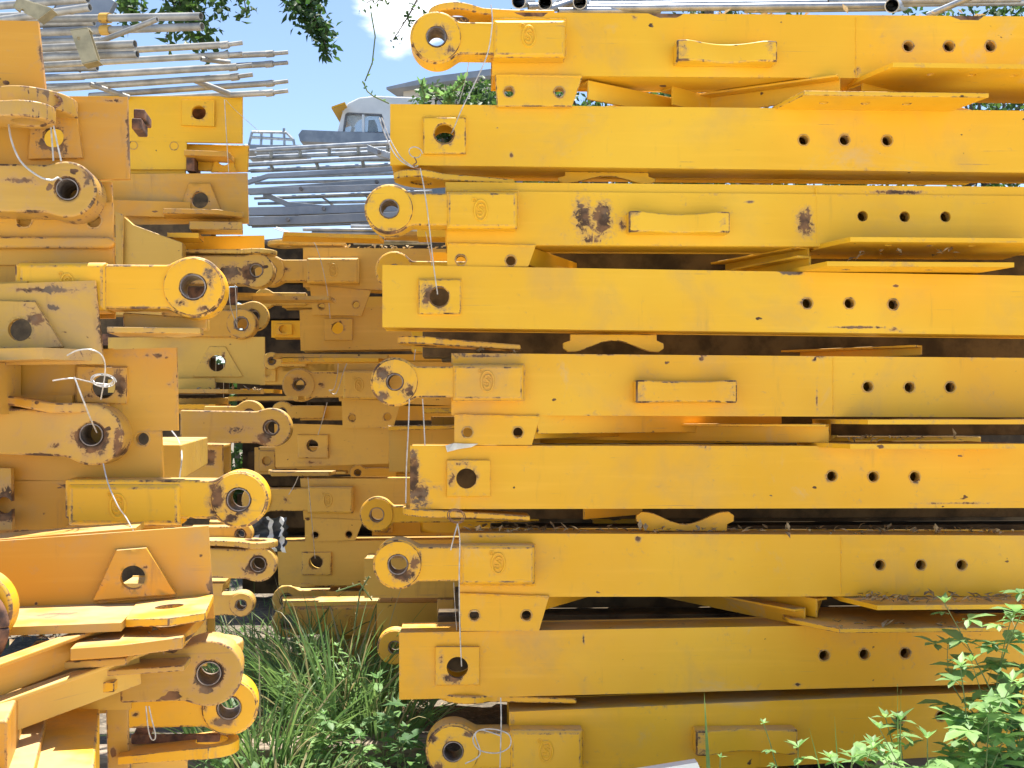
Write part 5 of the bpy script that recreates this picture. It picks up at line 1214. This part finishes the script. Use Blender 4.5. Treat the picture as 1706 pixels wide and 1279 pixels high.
# low ground cover
mb = MB()
for i in range(2600):
    D = random.uniform(3.0, 5.6); px = random.uniform(330, 720); p = ground_xy(px, D); p.z = gz(p.x, p.y)
    if random.random() < .5: blade(mb, p, random.uniform(.04, .16), Vector((random.uniform(-1, 1), random.uniform(-1, 1), 0)) * .6, .005, .6, 0 if random.random() < .75 else 1)
    else: leaf(mb, p + Vector((0, 0, random.uniform(.02, .12))), rv() + Vector((0, 0, .4)), Vector((0, 0, 1)), random.uniform(.02, .045), random.uniform(.015, .03), .2, 2, 2)
for i in range(5200):
    x = random.uniform(-7, 5); y = random.uniform(5.5, 12) if i % 2 else random.uniform(-.5, 3.0); p = Vector((x, y, gz(x, y)))
    blade(mb, p, random.uniform(.05, .3 if y > 4 else .12), Vector((random.uniform(-1, 1), random.uniform(-1, 1), 0)) * .6, .007, .6, 0 if random.random() < .8 else 1)
o = mb.build('ground_cover', [M['grass'], M['grass_dry'], M['leaf_weed']], None); tag(o, 'low green weeds and short grass covering the soil between the stacks', 'ground cover', kind='stuff')
# leaf litter
mb = MB()
def litter_on(x0, x1, y, fr, w0, w1, n, lift=0.004, size=.012):
    for i in range(n):
        x = random.uniform(x0, x1); q = random.random() ** 1.6; w_ = w1 + (w0 - w1) * q; u, v = fr.uv(x, y if not callable(y) else y(x), 0); p = fr.world(u, v + lift + random.random() * .004, w_)
        s_ = size * random.uniform(.5, 1.5)
        leaf(mb, p, Vector((random.uniform(-1, 1), random.uniform(-1, 1), random.uniform(-.1, .35))), Vector((0, 0, 1)), s_ * 2, s_, random.uniform(-.4, .6), 2, 0, .3)
litter_on(780, 1706, lambda x: 888 + (x - 780) * .004, FR, -.14, -.01, 170)
litter_on(1420, 1706, 992, FR, -.03, .12, 120); litter_on(1400, 1600, 432, FR, 0, .12, 16); litter_on(1400, 1600, 733, FR, 0, .12, 26)
litter_on(1150, 1706, 22, FR, -.1, -.01, 40, .002); litter_on(800, 880, 585, FR, -.1, -.02, 10)
litter_on(640, 720, 715, Frame(4.3, 3, px=560), 0, .1, 40); litter_on(240, 330, 1042, FB, .05, .2, 26); litter_on(60, 200, 1032, FB, .02, .2, 40, size=.008); litter_on(330, 440, 654, FU, 0, .15, 40)
litter_on(1360, 1600, 1037, FR, 0, .12, 26); litter_on(560, 1000, 412, FM, -.15, 0, 90)
for i in range(900):
    D = random.uniform(3.0, 5.5); px = random.uniform(330, 760); p = ground_xy(px, D); p.z = gz(p.x, p.y) + .006
    leaf(mb, p, Vector((random.uniform(-1, 1), random.uniform(-1, 1), .1)), Vector((0, 0, 1)), random.uniform(.015, .05), random.uniform(.01, .02), .3, 2, 0, .3)
o = mb.build('leaf_litter', M['litter'], None); tag(o, 'dry brown leaf scraps scattered on the steel tops and soil', 'dead leaves', kind='stuff')

def weed(label, base, top, n, lsize, mats, lobed=True, name='weed_plant', group='leafy weeds', spread=.5, stem_r=.0028, sub=0, cat='weed'):
    """stem from base to top with whorls of leaflets"""
    root = bpy.data.objects.new(name, None); COL.objects.link(root); root.location = base; tag(root, label, cat, group)
    H = top - base; sb = MB(); lb_ = MB()
    def stem(a, v, n, ls, r):
        bendv = rv(.06) * v.length; P = [a + v * q + bendv * sin(q * pi) for q in [k / 8 for k in range(9)]]
        sb.tube(P, [r * (1 - .6 * k / 8) for k in range(9)], 6)
        for k in range(n):
            q = .12 + .88 * (k + random.random() * .5) / n; q = min(1, q); i = min(7, int(q * 8)); p = P[i].lerp(P[i + 1], q * 8 - i); az = k * 2.4 + random.random()
            d = Vector((cos(az), sin(az), random.uniform(-.05, .6))).normalized(); L = ls * random.uniform(.6, 1.2) * (1.1 - .45 * q)
            if lobed:
                pt = p + d * L * .55; sb.tube([p, pt], r * .35, 4, caps=False); upv = Vector((0, 0, 1)); sd_ = d.cross(upv).normalized()
                mi = 0 if random.random() < .7 else 1
                for sgn, fw, sc in ((0, 1, 1.0), (1, .45, .8), (-1, .45, .8), (1, -.3, .55), (-1, -.3, .55)):
                    dd = (d * fw + sd_ * sgn * .8 + Vector((0, 0, random.uniform(-.25, .15)))).normalized(); leaf(lb_, pt, dd, upv, L * sc * 1.02, L * .52 * sc, .22, 3, mi)
            else:
                leaf(lb_, p, d, Vector((0, 0, 1)), L, L * .5, .3, 3, 0 if random.random() < .6 else 1)
        for k in range(6):
            az = k * 1.05; leaf(lb_, P[-1], Vector((cos(az), sin(az), random.uniform(.2, 1.6))), Vector((0, 0, 1)), ls * random.uniform(.25, .5), ls * .16, .2, 2, k % 2)
        return P
    P = stem(Vector((0, 0, 0)), H, n, lsize, stem_r)
    for k in range(sub):
        i = 2 + (k * 5) // max(1, sub); az = random.uniform(0, 2 * pi); v = Vector((cos(az) * spread, sin(az) * spread, random.uniform(.5, .9))) * H.length * random.uniform(.3, .48)
        stem(P[i], v, max(3, n // 2), lsize * .85, stem_r * .7)
    sb.build('stem', M['stem'], root); lb_.build('foliage', [M[x] for x in mats], root); return root
def W(label, px, py, D, D_base=None, bx=None, **k):
    top = at(px, py, D); base = Vector((((bx or px) - CX) / F * D, D + .05, 0)); base.z = gz(base.x, base.y); weed(label, base, top, **k)
Wm = ('leaf_weed', 'leaf_pale')
W('tallest leafy weed at the right picture edge, dark lobed leaves', 1685, 1030, 2.62, n=15, lsize=.10, mats=Wm, sub=6, spread=.4)
W('second tall leafy weed, just left of the tallest one', 1600, 1110, 2.55, n=12, lsize=.10, mats=Wm, sub=5, spread=.4)
W('bushy weed filling the lower right corner', 1650, 1170, 2.45, n=12, lsize=.09, mats=Wm, sub=5)
W('broad lobed weed leaning left before the lowest chord', 1500, 1200, 2.55, bx=1540, n=9, lsize=.10, mats=Wm, sub=4)
W('small pale-topped weed between the grass blades', 1475, 1195, 2.6, n=8, lsize=.085, mats=('leaf_pale', 'leaf_weed'), sub=3)
W('thin weed with tiny leaves before the bottom step bracket', 1272, 1205, 2.6, n=5, lsize=.045, mats=Wm, sub=1)
W('low weed to the right of the bottom step bracket', 1330, 1245, 2.55, n=8, lsize=.085, mats=('leaf_pale', 'leaf_weed'), sub=4)
W('low pale weed at the bottom edge near the white board', 1200, 1262, 2.6, n=4, lsize=.04, mats=('leaf_pale', 'leaf_pale'), sub=1)
W('weed with crowded light leaves low at the right', 1545, 1230, 2.35, n=11, lsize=.09, mats=('leaf_pale', 'leaf_weed'), sub=5)
W('low spreading weed at the bottom, left of the lower right corner', 1420, 1262, 2.4, n=9, lsize=.085, mats=Wm, sub=5)
W('leafy weed rising behind the others at the right edge', 1705, 1120, 2.75, n=13, lsize=.12, mats=('leaf_dark', 'leaf_weed'), sub=4)
W('drooping broad-leaved weed at the corner of the lowest square-ended panel', 628, 1130, 3.45, n=7, lsize=.11, mats=('leaf_dark', 'leaf_weed'), sub=2, lobed=False)
W('broad-leaved weed under the lowest square-ended panel', 655, 1195, 3.3, n=7, lsize=.09, mats=('leaf_dark', 'leaf_weed'), sub=2)
W('bright small-leaved weed in the middle of the gap', 560, 1075, 3.9, n=14, lsize=.05, mats=('leaf_pale', 'leaf_weed'), sub=5, lobed=False)
W('second small-leaved weed in the gap, behind the arching blades', 520, 1060, 4.0, n=13, lsize=.045, mats=('leaf_pale', 'leaf_weed'), sub=5, lobed=False)
W('small-leaved weed left in the gap', 470, 1120, 3.8, n=10, lsize=.045, mats=('leaf_weed', 'leaf_dark'), sub=4, lobed=False)
W('pale weed at the bottom of the gap', 600, 1225, 3.3, n=7, lsize=.055, mats=('leaf_pale', 'leaf_weed'), sub=3)
W('lobed weed near the bottom of the gap, left of the pale one', 540, 1190, 3.5, n=8, lsize=.06, mats=Wm, sub=3)
W('weed with round leaves beside the lowest eye', 670, 1240, 3.15, n=5, lsize=.05, mats=('leaf_weed', 'leaf_pale'), sub=1, lobed=False)
def long_blades(label, px, base_off, D, tips, wd):
    base = ground_xy(px, D); base.z = 0; mb = MB()
    for tx, ty in tips:
        tip = at(tx, ty, D) - base; n = 9; vs = []; fs = []
        for i in range(n + 1):
            q = i / n; c = Vector((tip.x * q ** 1.3, 0.03 * sin(q * 3), tip.z * q)); w_ = wd * (1 - q ** 2.2)
            vs += [c - Vector((w_ / 2, -.002, 0)), c, c + Vector((w_ / 2, .004, 0))]
            vs[-2] = c + Vector((0, .004, 0))
        for i in range(n): a = i * 3; fs += [(a, a + 1, a + 4, a + 3), (a + 1, a + 2, a + 5, a + 4)]
        mb.add(vs, fs)
    tag(mb.build('long_grass', M['leaf_weed'], None, loc=base), label, 'grass', 'long single grass blades')
long_blades('tall single grass blade before the bottom step bracket', 1195, 0, 2.7, [(1174, 1152)], .016)
long_blades('grass blade rising beside the right weeds', 1515, 0, 2.6, [(1497, 1140), (1503, 1150)], .008)
long_blades('pair of slim blades crossing at the bottom right', 1420, 0, 2.6, [(1392, 1195), (1425, 1225), (1350, 1215)], .010)
long_blades('pair of long blades slanting from the gap up to the left', 560, 0, 3.7, [(463, 970), (520, 985), (535, 1000)], .012)

# trees
def tree(label, base, h, crown, nleaf, ls, twigs=(), name='broadleaf_tree', group='trees behind the yard', tr=.12, mat='leaf_tree', clump=26):
    root = bpy.data.objects.new(name, None); COL.objects.link(root); root.location = base; tag(root, label, 'tree', group)
    tb = MB(); lb_ = MB(); cx, cy, cz, rx, ry, rz = crown; C0 = Vector((cx, cy, cz))
    P = [Vector((0, 0, 0)), Vector((.05, .03, h * .3)), Vector((cx * .4, cy * .4, h * .6)), C0]
    tb.tube(P, [tr, tr * .8, tr * .6, tr * .25], 9)
    for k in range(clump):
        while True:
            q = Vector((random.uniform(-1, 1), random.uniform(-1, 1), random.uniform(-1, 1)))
            if .35 < q.length < 1: break
        c = C0 + Vector((q.x * rx, q.y * ry, q.z * rz)); st = P[2].lerp(P[3], random.uniform(.7, 1)); tb.tube([st, st.lerp(c, .5) + rv(.1), c], [tr * .25, tr * .14, tr * .04], 5, caps=False)
        rr = random.uniform(.18, .34) * min(rx, rz)
        for i in range(nleaf // clump):
            d = rv(); d.normalize(); p = c + d * rr * random.random() ** .4 * Vector((1, 1, .75)).length / 1.6
            leaf(lb_, p, rv() + Vector((0, 0, -.4)), rv(), ls * random.uniform(.6, 1.2), ls * .5, .2, 2)
    for tw in twigs:
        a, b_ = Vector(tw[0]) - base, Vector(tw[1]) - base; sp = tw[2]; n = tw[3]; mid = a.lerp(b_, .5) + Vector((0, 0, .12 * (b_ - a).length)); pts = [a, a.lerp(mid, .6), mid, mid.lerp(b_, .55) - Vector((0, 0, .02)), b_]
        tb.tube(pts, [.016, .012, .009, .006, .003], 5, caps=False); lsz = tw[4] if len(tw) > 4 else ls
        for i in range(n):
            q = random.random() ** .8; f = q * 4; j = min(3, int(f)); p = pts[j].lerp(pts[j + 1], f - j) + rv(sp * (1.1 - .75 * q)) * .5
            for r2 in range(3): leaf(lb_, p + rv(.02), Vector((random.uniform(-1, 1), random.uniform(-1, 1), random.uniform(-1, .3))), rv(), lsz * random.uniform(.6, 1.2), lsz * .45, .2, 2)
    tb.build('trunk', M['bark'], root); lb_.build('crown', M[mat], root); return root
D = 7.0
tree('overhanging tree whose dark leafy sprays droop into the sky above the pipes', Vector((-4.9, 8.6, 0)), 5.6, (2.0, 0, 5.75, 2.4, 1.2, .8), 4600, .07,
     [(at(250, -120, 7.6), at(340, 74, D), .22, 200), (at(180, -100, 7.6), at(215, 22, D), .26, 190), (at(300, -120, 7.6), at(300, 30, D), .22, 170), (at(330, -100, 7.6), at(275, 68, D), .16, 60),
      (at(380, -120, 7.6), at(410, 18, D), .13, 60), (at(430, -160, 7.6), at(545, 82, D), .17, 190), (at(430, -140, 7.6), at(500, 20, D), .2, 150), (at(470, -140, 7.6), at(528, 45, D), .16, 120), (at(330, -150, 7.6), at(370, 20, D), .16, 110)], clump=24)
tree('tree with fine twigs crossing the cloud left of the topmost eye', Vector((1.8, 10.5, 0)), 5.8, (.2, .3, 6.4, 1.5, 1.2, .6), 1500, .06,
     [(at(760, -60, 8.6), at(655, 66, 8), .10, 26, .045), (at(820, -70, 8.6), at(610, 5, 8), .10, 36, .05), (at(720, -60, 8.6), at(625, 6, 8), .12, 36, .05)], clump=16)
for k, (lb, px, D, top, r_, n) in enumerate((('bush beside the building, seen between the upper two panels at the left end', 752, 13, 138, .36, 900), ('small bush before the building wall', 800, 14, 128, .4, 900), ('dark tree visible through the uppermost gap', 1010, 11, 120, 1.1, 3600), ('broad tree behind the gap right of centre', 1200, 12, 105, 1.2, 3600),
                                           ('tree crown showing above the right end of the top chord', 1640, 11, -30, 1.6, 5200), ('tree crown behind the grey pipes on top of the stack', 1200, 12, -8, 1.5, 4600), ('tree at the far right behind the stack', 1900, 12, -60, 1.7, 3800), ('tree behind the topmost eye arm', 960, 13, 20, 1.1, 2600))):
    z = CZ - (top - HY) * D / F; b_ = ground_xy(px, D); tree(lb, b_, z - r_, (0, 0, z - r_, r_ * 1.25, r_, r_), n, .09, clump=30, tr=.09)
# hedge of dark shrubs closing the yard
for k in range(11):
    x = -9 + k * 1.9; tree(f'shrub in the dark hedge behind the yard, {(ords + ["tenth", "last"])[k]} from the left', Vector((x, 13.0 + (k % 3) * .5, 0)), 1.2, (0, 0, 1.3 + .2 * (k % 2), 1.25, .8, 1.2), 1900, .12, name='hedge_shrub', group='shrubs of the hedge', clump=22, tr=.06)
for k, (lb, x, y) in enumerate((('dark shrub seen deep between the left rows and middle stack', -1.55, 8.3), ('second dark shrub deep in the gap, right of the first', -.9, 8.4))):
    tree(lb, Vector((x, y, 0)), 1.0, (0, 0, 1.0, .8, .4, .95), 2600, .1, name='hedge_shrub', group='shrubs deep in the gap', clump=26, tr=.05, mat='leaf_tree')
# vine strands in the gap right of the cab
def sprig(label, pts, n, ls, mat='leaf_weed'):
    base = at(*pts[0]); root = bpy.data.objects.new('vine_sprig', None); COL.objects.link(root); root.location = base; tag(root, label, 'vine', 'thin vine sprigs')
    tb = MB(); lb_ = MB(); P = [at(*p) - base for p in pts]; tb.tube(P, .003, 5)
    for i in range(n):
        q = random.random() * (len(P) - 1); j = int(q); p = P[j].lerp(P[min(j + 1, len(P) - 1)], q - j); leaf(lb_, p, rv() + Vector((0, 0, .5)), rv(), ls * random.uniform(.6, 1.2), ls * .5, .2, 2)
    tb.build('stem', M['stem'], root); lb_.build('leaves', M[mat], root)
sprig('vine sprig climbing beside the square end, in front of the building', [(705, 176, 4.2), (708, 160, 4.2), (700, 140, 4.2)], 30, .035)
sprig('dense vine sprig against the building wall', [(745, 176, 4.2), (752, 155, 4.2), (775, 132, 4.2)], 60, .035)
sprig('second vine sprig leaning left by the building', [(760, 176, 4.2), (745, 160, 4.2), (722, 152, 4.2)], 40, .03)
sprig('hair-thin vine hanging in the sky left of the topmost eye', [(618, 20, 4.5), (625, 60, 4.5), (620, 105, 4.5), (608, 135, 4.5)], 6, .018)
sprig('hair-thin vine tip above the white cab', [(604, 135, 4.5), (612, 152, 4.5), (622, 160, 4.5), (648, 172, 4.5)], 12, .018)
sprig('seeding grass stalk in the gap before the low pad', [(590, 1050, 3.6), (600, 985, 3.6), (615, 960, 3.6)], 12, .012, 'grass_dry')
sprig('thin dry stalk bending over the lowest gusset shadow', [(620, 1000, 3.5), (600, 972, 3.5), (560, 985, 3.5)], 12, .012, 'grass_dry')
